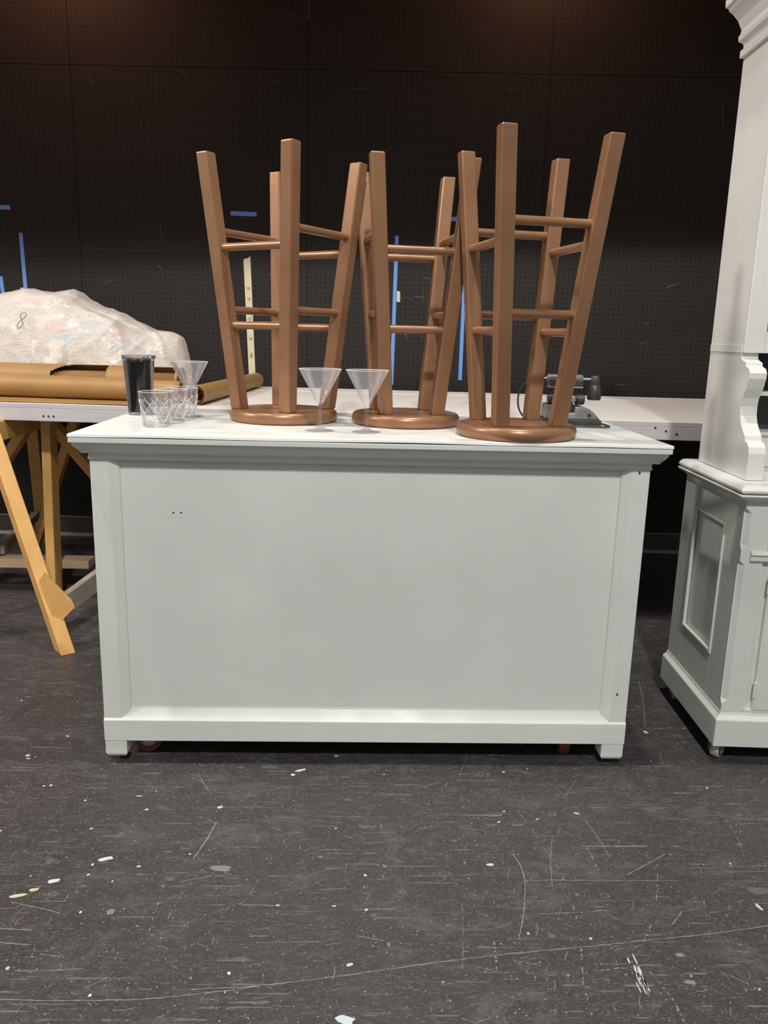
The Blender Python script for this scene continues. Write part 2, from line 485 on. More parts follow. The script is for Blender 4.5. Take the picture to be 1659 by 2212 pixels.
# two unseen black borders, added to keep the work lights off the upper wall
tb = structure(link('light_block_1', BOX((-5, 3.24, 2.675), (5, 3.30, 5.4)), 'black'))
tb2 = structure(link('light_block_2', BOX((-5, 1.20, 3.226), (5, 1.26, 5.4)), 'black'))

# long scratches and dried paint on the floor
SCRATCHES = [
 ([(0.376, 1.601), (0.385, 1.553), (0.384, 1.503), (0.37, 1.438), (0.355, 1.384), (0.338, 1.338)], 0.0022, 0),
 ([(0.421, 1.762), (0.44, 1.686), (0.453, 1.62), (0.469, 1.55), (0.472, 1.481), (0.47, 1.417), (0.464, 1.352), (0.447, 1.273), (0.436, 1.224), (0.433, 1.182), (0.432, 1.145)], 0.0022, 1),
 ([(0.067, 1.258), (0.178, 1.277), (0.292, 1.294), (0.456, 1.313), (0.592, 1.331), (0.726, 1.348), (0.861, 1.37)], 0.0018, 0),
 ([(0.069, 1.329), (0.119, 1.321), (0.168, 1.318), (0.239, 1.299), (0.299, 1.282), (0.347, 1.273), (0.38, 1.261)], 0.0022, 1),
 ([(0.403, 1.248), (0.461, 1.251), (0.508, 1.259), (0.593, 1.272)], 0.0018, 1),
 ([(0.712, 1.591), (0.677, 1.496), (0.633, 1.397), (0.59, 1.333), (0.558, 1.288)], 0.0018, 1),
 ([(0.552, 1.66), (0.557, 1.599), (0.559, 1.534)], 0.002, 1),
 ([(0.583, 1.729), (0.594, 1.651), (0.599, 1.587)], 0.0014, 0),
 ([(0.62, 1.527), (0.675, 1.562), (0.735, 1.6)], 0.002, 0),
 ([(0.381, 1.507), (0.536, 1.508), (0.728, 1.507)], 0.0012, 0),
 ([(0.933, 1.766), (0.942, 1.708), (0.923, 1.609), (0.908, 1.555)], 0.0016, 1),
 ([(0.481, 1.655), (0.456, 1.566), (0.441, 1.488)], 0.0014, 0),
 ([(0.287, 1.33), (0.283, 1.291), (0.28, 1.251)], 0.003, 1),
 ([(0.311, 1.336), (0.378, 1.335)], 0.001, 0),
 ([(0.662, 1.374), (0.7, 1.414)], 0.002, 0),
 ([(0.07, 1.377), (0.232, 1.389)], 0.001, 1),
 ([(0.359, 1.4), (0.438, 1.407), (0.543, 1.414)], 0.0014, 1),
 ([(0.283, 1.696), (0.374, 1.668)], 0.001, 0),
 ([(0.411, 1.229), (0.668, 1.216), (0.777, 1.206)], 0.001, 1),
 ([(0.171, 1.636), (0.209, 1.632), (0.211, 1.598), (0.173, 1.597), (0.171, 1.636)], 0.001, 1),
 ([(0.302, 1.636), (0.339, 1.624), (0.374, 1.624), (0.378, 1.598), (0.335, 1.598), (0.291, 1.594)], 0.001, 1),
 ([(0.331, 1.747), (0.361, 1.757), (0.401, 1.752), (0.397, 1.714), (0.354, 1.715), (0.328, 1.721), (0.331, 1.747)], 0.001, 1),
 ([(0.51, 1.814), (0.544, 1.83), (0.595, 1.814), (0.573, 1.778), (0.532, 1.783), (0.508, 1.803)], 0.001, 1),
 ([(0.571, 1.253), (0.582, 1.218), (0.591, 1.176), (0.591, 1.135)], 0.003, 1),
 ([(0.243, 1.495), (0.23, 1.371), (0.214, 1.252)], 0.0012, 1),
 ([(-0.329, 1.718), (-0.339, 1.651), (-0.356, 1.579)], 0.003, 0),
 ([(-0.62, 1.257), (-0.561, 1.257), (-0.495, 1.262)], 0.0016, 0),
 ([(-0.693, 1.364), (-0.63, 1.36)], 0.0024, 0),
 ([(-0.677, 1.327), (-0.612, 1.321)], 0.002, 0),
 ([(-0.702, 1.439), (-0.633, 1.42), (-0.591, 1.407)], 0.0018, 0),
 ([(-0.617, 1.192), (-0.495, 1.19), (-0.373, 1.192), (-0.253, 1.206), (-0.13, 1.226), (-0.024, 1.242), (0.066, 1.258)], 0.0018, 0),
 ([(-0.558, 1.57), (-0.583, 1.509), (-0.597, 1.424), (-0.605, 1.359), (-0.601, 1.271)], 0.0016, 1),
 ([(-0.368, 1.502), (-0.302, 1.521)], 0.0018, 0),
 ([(-0.343, 1.502), (-0.363, 1.437), (-0.373, 1.34)], 0.0018, 1),
 ([(-0.402, 1.48), (-0.397, 1.346)], 0.0018, 1),
 ([(-0.228, 1.431), (-0.148, 1.429)], 0.0018, 0),
 ([(-0.273, 1.414), (-0.22, 1.444), (-0.197, 1.532)], 0.0014, 1),
 ([(-0.284, 1.213), (-0.138, 1.223)], 0.0016, 0),
 ([(-0.416, 1.93), (-0.37, 1.848)], 0.0016, 0),
 ([(-0.853, 1.849), (-0.779, 1.973)], 0.0014, 1),
 ([(-0.454, 1.977), (-0.269, 1.967)], 0.003, 1),
 ([(-0.791, 1.887), (-0.633, 1.922), (-0.603, 1.945)], 0.0014, 1),
 ([(-0.21, 1.221), (-0.201, 1.19), (-0.17, 1.146)], 0.0022, 1),
 ([(-0.33, 1.509), (-0.288, 1.502), (-0.266, 1.502), (-0.254, 1.473), (-0.285, 1.458), (-0.316, 1.464)], 0.001, 1),
 ([(-0.355, 1.232), (-0.332, 1.227), (-0.307, 1.243)], 0.0014, 1),
 ([(-0.197, 1.343), (-0.16, 1.343)], 0.002, 0),
 ([(-0.284, 1.325), (-0.239, 1.324)], 0.0024, 1),
 ([(0.014, 1.343), (0.068, 1.332)], 0.0016, 0),
 ([(0.84, 2.206), (0.91, 2.199), (0.988, 2.212), (1.056, 2.201)], 0.004, 1),
 ([(1.006, 2.555), (0.958, 2.375), (0.906, 2.216)], 0.0016, 0),
 ([(0.922, 2.293), (0.987, 2.326)], 0.0012, 0),
 ([(-1.487, 3.357), (-1.209, 3.369)], 0.001, 1),
 ([(-1.104, 2.366), (-0.985, 2.402)], 0.004, 1),
 ([(-1.065, 2.212), (-0.977, 2.304)], 0.0015, 1),
 ([(-0.155, 2.353), (-0.05, 2.355)], 0.0005, 1),
 ([(0.074, 1.22), (0.149, 1.204), (0.176, 1.178)], 0.001, 1),
 ([(0.335, 1.158), (0.423, 1.177)], 0.001, 1),
 ([(0.715, 1.438), (0.9, 1.445)], 0.001, 1),
 ([(0.164, 1.864), (0.235, 1.897)], 0.0012, 0),
 ([(0.288, 1.921), (0.329, 2.042)], 0.001, 0),
 ([(0.558, 1.835), (0.609, 1.913)], 0.001, 0),
 ([(0.996, 2.091), (1.034, 1.976)], 0.001, 1),
]
FLECKS = [((-0.696, 1.458), 0.034, 0.011, 15, 1), ((-0.67, 1.476), 0.02, 0.01, 15, 2), ((-0.64, 1.503), 0.03, 0.013, 15, 0), ((-0.552, 1.577), 0.035, 0.013, 20, 0), ((-0.288, 1.546), 0.05, 0.022, -8, 3), ((-0.141, 1.953), 0.035, 0.01, 22, 0), ((-0.16, 1.93), 0.012, 0.01, 0, 0), ((-0.046, 2.03), 0.014, 0.01, 0, 4), ((-0.005, 1.147), 0.035, 0.018, -20, 5), ((-0.331, 1.778), 0.016, 0.011, 30, 6), ((-0.51, 1.767), 0.009, 0.006, 0, 5), ((-0.471, 1.552), 0.012, 0.006, 0, 6), ((0.316, 1.56), 0.018, 0.009, 0, 6), ((0.568, 1.759), 0.014, 0.007, -20, 6), ((0.462, 1.733), 0.008, 0.006, 0, 4), ((0.364, 1.721), 0.009, 0.005, 0, 0), ((0.646, 1.292), 0.018, 0.01, 0, 3), ((0.637, 1.226), 0.022, 0.012, -10, 3), ((0.482, 1.335), 0.007, 0.006, 0, 6), ((-0.802, 1.869), 0.008, 0.005, 0, 6), ((-0.785, 1.872), 0.008, 0.008, 0, 0), ((-0.545, 1.825), 0.018, 0.004, 0, 6), ((-0.672, 1.567), 0.02, 0.022, 50, 7), ((-0.544, 1.663), 0.022, 0.018, 50, 7), ((-0.571, 1.487), 0.018, 0.01, 0, 7), ((-0.489, 1.41), 0.018, 0.018, 0, 3), ((0.001, 1.27), 0.014, 0.007, 20, 6), ((-0.635, 1.263), 0.008, 0.009, 0, 2), ((-0.462, 1.201), 0.007, 0.006, 0, 0), ((-0.223, 1.25), 0.007, 0.007, 0, 0), ((-0.038, 1.692), 0.006, 0.004, 0, 6), ((-0.033, 1.427), 0.009, 0.004, 0, 6), ((-0.151, 1.429), 0.01, 0.004, 0, 0), ((0.894, 1.474), 0.05, 0.03, 0, 7), ((0.869, 1.424), 0.008, 0.02, 10, 6), ((0.396, 2.043), 0.012, 0.004, 0, 3), ((0.897, 2.181), 0.012, 0.02, 35, 6), ((0.982, 2.16), 0.04, 0.016, -5, 7), ((0.991, 2.121), 0.02, 0.012, -20, 7), ((-0.39, 1.509), 0.02, 0.012, 10, 7), ((-0.417, 1.603), 0.015, 0.012, 0, 7), ((-0.905, 2.021), 0.012, 0.012, 20, 6), ((-0.831, 1.679), 0.012, 0.006, 0, 2)]

def ribbon(bm, pts, w, z):
    pts = [Vector((p[0], p[1], z)) for p in pts]
    L, R = [], []
    for i, p in enumerate(pts):
        d = (pts[min(i + 1, len(pts) - 1)] - pts[max(i - 1, 0)]).normalized()
        s = Vector((-d.y, d.x, 0)) * (w / 2 * rnd.uniform(0.45, 1.15))
        L.append(bm.verts.new(p + s)); R.append(bm.verts.new(p - s))
    for i in range(len(pts) - 1):
        bm.faces.new((L[i], R[i], R[i + 1], L[i + 1]))
bm = bmesh.new()
for pl, w, dotted in SCRATCHES:
    sp = spline([(p[0], p[1], 0) for p in pl], 10)
    sp = [p + Vector((rnd.uniform(-1, 1), rnd.uniform(-1, 1), 0)) * 0.0008 for p in sp]
    if not dotted:
        ribbon(bm, sp, w, 0.0004)
    else:
        i = 0
        while i < len(sp) - 2:
            k = rnd.randint(1, 3)
            a, b = sp[i], sp[min(i + k, len(sp) - 1)]
            n = max(1, int((b - a).length / 0.012))
            for q in range(n):
                if rnd.random() < 0.62:
                    s0 = a.lerp(b, (q + rnd.uniform(0, .3)) / n); s1 = a.lerp(b, (q + rnd.uniform(.5, 1)) / n)
                    ribbon(bm, [s0, s0.lerp(s1, .5), s1], w * rnd.uniform(.5, 1.3), 0.0004)
            i += k
for k in range(2200):                                  # short random scuffs
    x, y = rnd.uniform(-1.6, 1.7), 1.0 + 2.0 * rnd.random() ** 1.5
    a = rnd.choice((0.0, 0.0, 0.35, -0.5, 1.3)) + rnd.gauss(0, .15); l = rnd.uniform(.005, .05) * rnd.random() + .004
    d = Vector((math.cos(a), math.sin(a), 0)) * l
    p = Vector((x, y, 0)); c = Vector((-d.y, d.x, 0)) * rnd.uniform(-.15, .15)
    ribbon(bm, [p, p + d * .5 + c, p + d], rnd.uniform(.0004, .0013), 0.0003)
sc = link('scratch_marks', bm, 'scratch', floor_o); sc['kind'] = 'stuff'
def fleck(c, w, h, ang, k):
    bm = bmesh.new(); n = 9; ca, sa = math.cos(math.radians(ang)), math.sin(math.radians(ang))
    top, bot = [], []
    for i in range(n):
        a = 2 * PI * i / n; r = rnd.uniform(.72, 1.12)
        sq = 1.0 / max(abs(math.cos(a)), abs(math.sin(a))) ** 0.6
        x, y = math.cos(a) * w / 2 * r * sq, math.sin(a) * h / 2 * r * sq
        X, Y = c[0] + x * ca - y * sa, c[1] + x * sa + y * ca
        top.append(bm.verts.new((X, Y, 0.0009))); bot.append(bm.verts.new((X, Y, 0.0001)))
    bm.faces.new(top)
    for i in range(n):
        bm.faces.new((top[i], bot[i], bot[(i + 1) % n], top[(i + 1) % n]))
    link('paint_fleck', bm, FLK[k], floor_o)
for c, w, h, a, k in FLECKS: fleck(c, w, h, a, k)
for k in range(16):                                  # a smeared streak of pale blue paint near the lower right
    fleck((.546 + rnd.gauss(0, .0045) + .002 * math.sin(k), 1.243 + rnd.uniform(-.042, .045)), rnd.uniform(.0015, .004), rnd.uniform(.012, .030), rnd.uniform(-6, 4), rnd.choice((5, 5, 0, 3)))
for k in range(150):
    s = rnd.uniform(.002, .007)
    fleck((rnd.uniform(-1.3, 1.6), 1.05 + 1.6 * rnd.random() ** 1.4), s * rnd.uniform(.8, 2), s, rnd.uniform(0, 180), rnd.choice((0, 3, 3, 6, 6, 7)))

# pale scuffs on the pegboard
bm = bmesh.new()
for u0, z0, u1, z1 in [(-1.155, 2.226, -1.149, 2.195), (-1.071, 2.302, -1.061, 2.313), (-0.755, 2.408, -0.743, 2.406), (-1.373, 2.502, -1.312, 2.499), (-0.967, 2.465, -0.904, 2.442), (0.731, 2.401, 0.783, 2.398), (0.867, 2.401, 0.891, 2.399), (0.914, 2.4, 0.933, 2.4), (1.68, 2.38, 1.697, 2.378), (1.851, 2.389, 1.867, 2.39), (1.579, 1.976, 1.591, 1.976), (0.201, 1.366, 0.276, 1.363), (0.291, 1.376, 0.34, 1.374), (0.334, 1.427, 0.334, 1.35), (0.242, 1.183, 0.26, 1.156), (0.333, 1.173, 0.341, 1.153), (1.509, 1.153, 1.55, 1.171), (1.511, 1.263, 1.553, 1.268), (-0.496, 1.479, -0.467, 1.456), (-1.094, 1.508, -1.065, 1.478), (1.36, 0.858, 1.398, 0.862), (-0.383, 2.733, -0.348, 2.717), (-0.478, 2.42, -0.442, 2.414), (-0.052, 2.391, 0.007, 2.396), (-1.416, 2.424, -1.394, 2.392), (1.628, 1.457, 1.699, 1.478), (1.404, 0.94, 1.454, 0.936), (-1.274, 1.818, -1.242, 1.814), (-1.073, 1.721, -1.059, 1.644), (1.816, 2.354, 1.833, 2.246), (0.334, 1.475, 0.446, 1.463), (-1.387, 1.406, -1.335, 1.422), (-1.489, 1.587, -0.992, 1.579), (-0.2851, 2.792, -0.285, 2.709), (-0.2811, 1.661, -0.281, 1.591)]:
    w = .0028 if abs(u1 - u0) < .12 and abs(u1 - u0) > 1e-4 else .0012
    d = Vector((u1 - u0, z1 - z0)); n_ = max(2, int(d.length / .012)); s_ = Vector((-d.y, d.x)).normalized()
    L, R = [], []
    for i in range(n_ + 1):
        p = Vector((u0, z0)) + d * (i / n_); ww = w / 2 * rnd.uniform(.3, 1.2)
        L.append(bm.verts.new((p.x + s_.x * ww, -.0007, p.y + s_.y * ww))); R.append(bm.verts.new((p.x - s_.x * ww, -.0007, p.y - s_.y * ww)))
    for i in range(n_): bm.faces.new((L[i], R[i], R[i + 1], L[i + 1]))
sf = link('scuff_marks', bm, 'wall_scuff', wall); sf['kind'] = 'stuff'

# tapes on the wall ------------------------------------------------------
def wall_thing(name, poly, mat, label, cat, thick=0.0006, group=None, y=0.0):
    """flat tape cut: polygon in wall coordinates (u,z)"""
    us = [p[0] for p in poly]; zs = [p[1] for p in poly]
    cu, cz = sum(us) / len(us), min(zs)
    bm = bmesh.new()
    a = [bm.verts.new((u - cu, -thick - y, z - cz)) for u, z in poly]
    b = [bm.verts.new((u - cu, -0.0001 - y, z - cz)) for u, z in poly]
    bm.faces.new(a); bm.faces.new(b[::-1])
    for i in range(len(poly)):
        j = (i + 1) % len(poly); bm.faces.new((a[i], b[i], b[j], a[j]))
    o = link(name, bm, mat)
    o.location = (cu * math.cos(WA), YW + cu * math.sin(WA), cz); o.rotation_euler = (0, 0, WA)
    return tag(o, label, cat, group), cu, cz
def strip(u0, z0, u1, z1, w):
    d = Vector((u1 - u0, z1 - z0)).normalized(); s = Vector((-d.y, d.x)) * w / 2
    return [(u0 + s.x, z0 + s.y), (u0 - s.x, z0 - s.y), (u1 - s.x, z1 - s.y), (u1 + s.x, z1 + s.y)]
BT = 'blue tape on the pegboard'
wall_thing('tape_strip', strip(-2.00, 1.782, -1.868, 1.782, .022), 'blue_tape', 'short level strip of blue tape at the left picture edge', 'tape', group=BT)
wall_thing('tape_strip', strip(-0.695, 1.778, -0.557, 1.776, .022), 'blue_tape', 'short level strip of blue tape between the legs of the leftmost stool', 'tape', group=BT)
wall_thing('tape_strip', strip(0.465, 1.775, 0.600, 1.775, .022), 'blue_tape', 'short level strip of blue tape half hidden behind the middle stool leg', 'tape', group=BT)
wall_thing('tape_strip', strip(-1.822, 1.655, -1.815, 1.24, .020), 'blue_tape', 'long upright strip of blue tape rising behind the plastic bag', 'tape', group=BT)
wall_thing('tape_strip', strip(0.186, 1.685, 0.178, 0.905, .0195), 'blue_tape', 'long upright blue tape seen through the middle stool', 'tape', group=BT)
wall_thing('tape_strip', strip(0.553, 1.60, 0.553, 0.940, .0195), 'blue_tape', 'upright blue tape between the middle and the right stool', 'tape', group=BT)
wall_thing('tape_strip', strip(-1.948, 1.43, -1.935, 1.20, .020), 'blue_tape', 'blue tape stub left of the plastic bag, cut by picture edge', 'tape', group=BT)
TB = 'cream tape tabs'
wall_thing('tape_tab', [(-1.845, 1.372), (-1.825, 1.374), (-1.824, 1.33), (-1.846, 1.33)], 'cream_tape', 'small cream tape tab beside the blue tape above the bag', 'tape tab', group=TB)
wall_thing('tape_tab', [(0.195, 1.405), (0.211, 1.40), (0.2125, 1.347), (0.194, 1.347)], 'cream_tape', 'small cream tape tab beside blue tape seen through the middle stool', 'tape tab', group=TB)
wall_thing('tape_tab', [(0.563, 1.405), (0.585, 1.405), (0.586, 1.345), (0.562, 1.345)], 'cream_tape', 'small cream tape tab half hidden by the right stool leg', 'tape tab', group=TB)
mk, cu, cz = wall_thing('marked_tape', [(-0.630, 1.544), (-0.620, 1.552), (-0.604, 1.553), (-0.598, 1.562), (-0.593, 1.562), (-0.571, 0.895), (-0.607, 0.895)], 'cream_tape',
                        'long upright cream masking tape with handwritten measuring marks behind the leftmost stool', 'tape')
def ink(polys):
    bm = bmesh.new()
    for pl in polys:
        for (u0, z0), (u1, z1) in zip(pl[:-1], pl[1:]):
            q = strip(u0, z0, u1, z1, 0.0018)
            v0 = [bm.verts.new((u - cu, -0.0013, z - cz)) for u, z in q]
            v1 = [bm.verts.new((u - cu, -0.0006, z - cz)) for u, z in q]
            bm.faces.new(v0)
            for i in range(4):
                j = (i + 1) % 4; bm.faces.new((v0[i], v1[i], v1[j], v0[j]))
    link('ink_mark', bm, 'ink', mk)
def at(u, z, pls, s=1.0): return [[(u + a * s, z + b * s) for a, b in pl] for pl in pls]
LINE = [[(-.009, 0), (.009, 0.0005)]]
SCR1 = [[(-.006, -.005), (-.004, -.010), (-.001, -.005), (-.002, -.011)], [(.001, -.006), (.006, -.005), (.002, -.011), (.007, -.011)]]
SCR2 = [[(-.005, -.004), (-.005, -.012)], [(-.001, -.005), (.006, -.005), (.000, -.012), (.007, -.011)]]
TEN = [[(-.009, .024), (-.009, .008)], [(.000, .024), (.006, .025), (.008, .017), (.005, .008), (.000, .007), (-.002, .015), (.000, .024)]]
U0 = lambda z: -0.610 + (1.55 - z) * 0.034
for z, s in ((1.402, SCR1), (1.347, SCR2), (1.212, SCR1), (1.138, SCR2)):
    ink(at(U0(z), z, LINE + s))
ink(at(U0(1.222), 1.222, TEN))
ink(at(U0(1.055), 1.055, LINE + [[(-.003, -.004), (.003, -.009)], [(.003, -.004), (-.003, -.009)], [(-.009, -.012), (.009, -.012)],
                                  [(-.009, -.026), (-.005, -.015), (-.002, -.026)], [(-.007, -.021), (-.003, -.021)], [(.001, -.015), (.008, -.015), (.004, -.026)]]))

# ================================================================== THE COUNTER
CX0, CX1, CYF, CYB = -0.676, 0.756, 1.985, 2.478           # body
ct = thing('bar_counter', 'pale grey painted bar counter on casters with a plain recessed front panel', 'counter', (0.04, 2.22, 0))
def cpart(name, bm, mat='paint', **k):
    bmesh.ops.translate(bm, verts=bm.verts, vec=(-0.04, -2.22, 0))
    return link(name, bm, mat, ct, **k)
# top: a slab with a thin sheet laid on it
TX0, TX1, TY0, TY1 = -0.707, 0.787, 1.925, 2.504
cpart('top_slab', BOX((TX0 + .001, TY0 + .001, .8935), (TX1 - .001, TY1, .9065)), 'paint_top', bevel=.002)
bm = bmesh.new()                                            # thin sheet whose front edge lifts a little along its length
n = 60
for k in range(n + 1):
    pass
lift = lambda x: 0.0034 * max(0, noise.noise(Vector((x * 3.1, 5.2, 0))) + .15)
rows = []
for k in range(n + 1):
    x = TX0 + (TX1 - TX0) * k / n
    l = lift(x)
    rows.append([(x, TY0, .9078 + l), (x, TY0 + .0012, .9140 + l * .6), (x, TY0 + .006, .9150 + l * .5), (x, TY0 + .06, .9150), (x, TY1, .9150), (x, TY1, .9075), (x, TY0 + .06, .9072), (x, TY0 + .008, .9072 + l)])
loft(bm, rows)
cpart('top_sheet', bm, 'paint_top', smooth=True)
# crown moulding under the top: sloping cove on three sides
def crown_path(prof, x0, x1, yf, yb):
    """prof: (outward offset, z). Runs back-left, front-left, front-right, back-right with mitred corners"""
    rings = []
    for px, py, ox, oy in ((x0, yb, -.62, 0), (x0, yf, -.62, -1), (x1, yf, .62, -1), (x1, yb, .62, 0)):
        rings.append([(px + ox * o, py + oy * o, z) for o, z in prof])
    return loft(bmesh.new(), rings)
cpart('crown_moulding', crown_path([(0.0, .8930), (.044, .8930), (.043, .886), (.034, .876), (.0245, .868), (.0225, .8635), (.004, .8630), (0.0, .8630)], CX0, CX1, CYF, 2.49), 'paint')
cpart('frieze_strip', crown_path([(-.004, .8628), (.0025, .8628), (.0025, .8505), (.0045, .849), (.0045, .8445), (-.004, .8440)], CX0, CX1, CYF, 2.49), 'paint', bevel=.0008)
# carcass behind the face
cpart('carcass', BOX((CX0 + .004, CYF + .026, .10), (CX1 - .004, CYB, .8625)), 'paint')
cpart('front_panel', BOX((CX0 + .05, CYF + .0195, .15), (CX1 - .05, CYF + .0258, .8440)), 'paint')
for s, x in ((1, CX0), (-1, CX1)):                          # stiles with a chamfered inner edge
    pr = [(x, CYF), (x + s * .047, CYF), (x + s * .069, CYF + .0135), (x + s * .071, CYF + .0192), (x + s * .049, CYF + .0192), (x + s * .049, CYB), (x, CYB)]
    if s < 0: pr = pr[::-1]
    cpart('stile', extrude(pr[:] if True else pr, 'z', .1322, .8438), 'paint_v', bevel=.0015)
pr = [(CYF - .004, .0695), (CYF - .004, .1300), (CYF + .0185, .158), (CYF + .0192, .163), (CYF + .0256, .163), (CYF + .0256, .0695)]
cpart('bottom_rail', extrude(pr, 'x', CX0 - .001, CX1 + .001), 'paint', bevel=.0015)
for x0, x1 in ((CX0, CX0 + .058), (CX1 - .062, CX1)):
    for y0 in (CYF - .002, CYB - .06):
        bm = bmesh.new()
        q = lambda i, z: [(x0 + i, y0 + i, z), (x1 - i, y0 + i, z), (x1 - i, y0 + .055 - i, z), (x0 + i, y0 + .055 - i, z)]
        loft(bm, [q(.005, .021), q(.0, .029), q(0, .0692)])
        cpart('leg', bm, 'paint_v', bevel=.002)
cpart('side_rail', BOX((CX0, CYF + .027, .0695), (CX0 + .0038, CYB, .13)), 'paint')
cpart('side_rail', BOX((CX1 - .0038, CYF + .027, .0695), (CX1, CYB, .13)), 'paint')
cpart('bottom_board', BOX((CX0 + .006, CYF + .0262, .086), (CX1 - .006, CYB - .002, .0995)), 'black')
def caster(parent, x, y, rz, r, w, tyre, hub, top, off=(0, 0, 0)):
    R = Matrix.Translation(Vector((x, y, r + .0005)) - Vector(off)) @ Matrix.Rotation(rz, 4, 'Z')
    def put(bm): bm.transform(R); return bm
    RY = Matrix.Rotation(PI / 2, 4, 'X')
    a = lathe([(r * .62, -w / 2), (r * .92, -w / 2), (r, -w * .3), (r, w * .3), (r * .92, w / 2), (r * .62, w / 2)], 28, closed=True); a.transform(RY)
    c = link('caster_wheel', put(a), tyre, parent, smooth=True)
    h = lathe([(0.0, -w * .38), (r * .2, -w * .42), (r * .26, -w * .3), (r * .615, -w * .3), (r * .615, w * .3), (r * .26, w * .3), (r * .2, w * .42), (0, w * .38)], 24); h.transform(RY)
    link('hub', put(h), hub, c, smooth=True)
    f = bmesh.new()
    H = top - r
    for s in (-1, 1):
        loft(f, [[(-.012, s * (w / 2 + .004), -.008), (.012, s * (w / 2 + .004), -.008), (.022, s * (w / 2 + .004), H - .003), (-.022, s * (w / 2 + .004), H - .003)],
                 [(-.012, s * (w / 2 + .0065), -.008), (.012, s * (w / 2 + .0065), -.008), (.022, s * (w / 2 + .0065), H - .003), (-.022, s * (w / 2 + .0065), H - .003)]])
    box(f, (-.024, -w / 2 - .0065, H - .003), (.024, w / 2 + .0065, H - .0006))
    link('fork', put(f), 'wheel_grey', c)
OFF = (0.04, 2.22, 0)
caster(ct, -.578, 2.058, .30, .038, .03, 'wheel_red', 'wheel_grey', .0855, OFF)
caster(ct, .607, 2.062, 1.50, .038, .03, 'wheel_red', 'wheel_grey', .0855, OFF)
caster(ct, -.555, 2.38, .1, .038, .03, 'wheel_red', 'wheel_grey', .0855, OFF)
caster(ct, .645, 2.38, .4, .038, .03, 'wheel_red', 'wheel_grey', .0855, OFF)
# nicks and nail holes
for x, z, r in ((-.475, .706, .0022), (-.455, .706, .0022)):
    a = lathe([(0, 0), (r, 0), (r, .001), (0, .001)], 10); a.transform(Matrix.Translation((x, CYF + .0193, z)) @ Matrix.Rotation(PI / 2, 4, 'X'))
    cpart('nail_hole', a, 'seam')
for x, z in ((.728, .837), (.725, .218)):
    cpart('nick', BOX((x - .0022, CYF - .0006, z - .004), (x + .0022, CYF + .0004, z + .004)), 'seam')

# ================================================================== STOOLS (upside down on the counter)
ZT = 0.9152
def stool(label, cx, cy, th, dl, r0, r1, h, sx, sy, high01):
    t = thing('bar_stool', label, 'stool', (cx, cy, ZT), 0, 'bronze stools upside down on the counter')
    R = 0.158
    pr = [(0, 0), (R - .008, 0)] + [(R - .012 + .012 * math.cos(a), .017 + .017 * math.sin(a)) for a in [math.radians(q) for q in range(-75, 91, 15)]] + [(0, .034)]
    link('seat', lathe(pr, 72), 'bronze', t, smooth=True)
    B, T = [], []
    for j in range(4):
        a = th + j * PI / 2 + (dl if j % 2 else -dl)
        B.append(Vector((r0 * math.cos(a), r0 * math.sin(a), .0335)))
        T.append(Vector((sx + r1 * math.cos(a), sy + r1 * math.sin(a), h)))
    s = .019
    nrm = th + PI / 4
    e1 = Vector((math.cos(nrm), math.sin(nrm), 0)); e2 = Vector((-math.sin(nrm), math.cos(nrm), 0))
    for j in range(4):
        bm = bmesh.new()
        sq = lambda p, k: [p + e1 * (a * k) + e2 * (b * k) for a, b in ((-1, -1), (1, -1), (1, 1), (-1, 1))]
        loft(bm, [sq(B[j], s), sq(T[j], s)])
        link('leg', bm, 'bronze', t, bevel=.004, seg=3)
    for j in range(4):
        hi = (j % 2 == 0) == high01
        for z in ((.522, .312) if hi else (.478, .270)):
            k = (j + 1) % 4
            P = lambda q: B[q].lerp(T[q], (z - .0335) / (h - .0335))
            a, b = P(j), P(k); d = (b - a).normalized()
            link('rung', tube([a + d * .0175, b - d * .0175], .0108, 16), 'bronze', t, smooth=True)
    return t
stool('bronze bar stool upside down on the counter, leftmost of the three', -.221, 2.343, 3.325, -.0069, .1277, .2102, .7213, .0032, -.010, False)
stool('bronze bar stool upside down on the counter, the middle of the three', .138, 2.318, 4.069, -.0185, .1066, .1859, .712, .006, .015, False)
stool('bronze bar stool upside down on the counter, nearest, on the right', .418, 2.078, 4.118, -.043, .1143, .1950, .718, .0045, -.018, True)

# ================================================================== GLASSES
def martini(label, x, y, H=.162):
    t = thing('martini_glass', label, 'glass', (x, y, ZT), 0, 'clear plastic martini glasses')
    n = 64
    bowl = [(.0045, .0742), (.010, .080), (.0545, H), (.0555, H + .0008), (.0557, H - .0004), (.0112, .0772), (.0062, .0705)]
    link('bowl', lathe(bowl, n), 'clear', t, smooth=True)
    link('rim', lathe([(.0540, H - .0004), (.0552, H - .0012), (.0566, H - .0002), (.0560, H + .0011), (.0545, H + .0009)], n, closed=True), 'clear_glint', t, smooth=True)
    link('stem', lathe([(0, .0700), (.0060, .0702), (.0052, .063), (.0042, .050), (.0040, .030), (.0047, .017), (.0056, .0128), (0, .0125)], 24), 'clear_stem', t, smooth=True)
    link('foot', lathe([(.0058, .0124), (.012, .0075), (.024, .0034), (.0385, .0016), (.0390, .0008), (.0380, .0004), (0, .0004)], n), 'clear_stem', t, smooth=True)
martini('clear martini glass in front of the leftmost stool', -.102, 2.091)
martini('clear martini glass in front of the middle stool', .021, 2.082)
martini('clear martini glass behind the cut tumblers', -.505, 2.386)

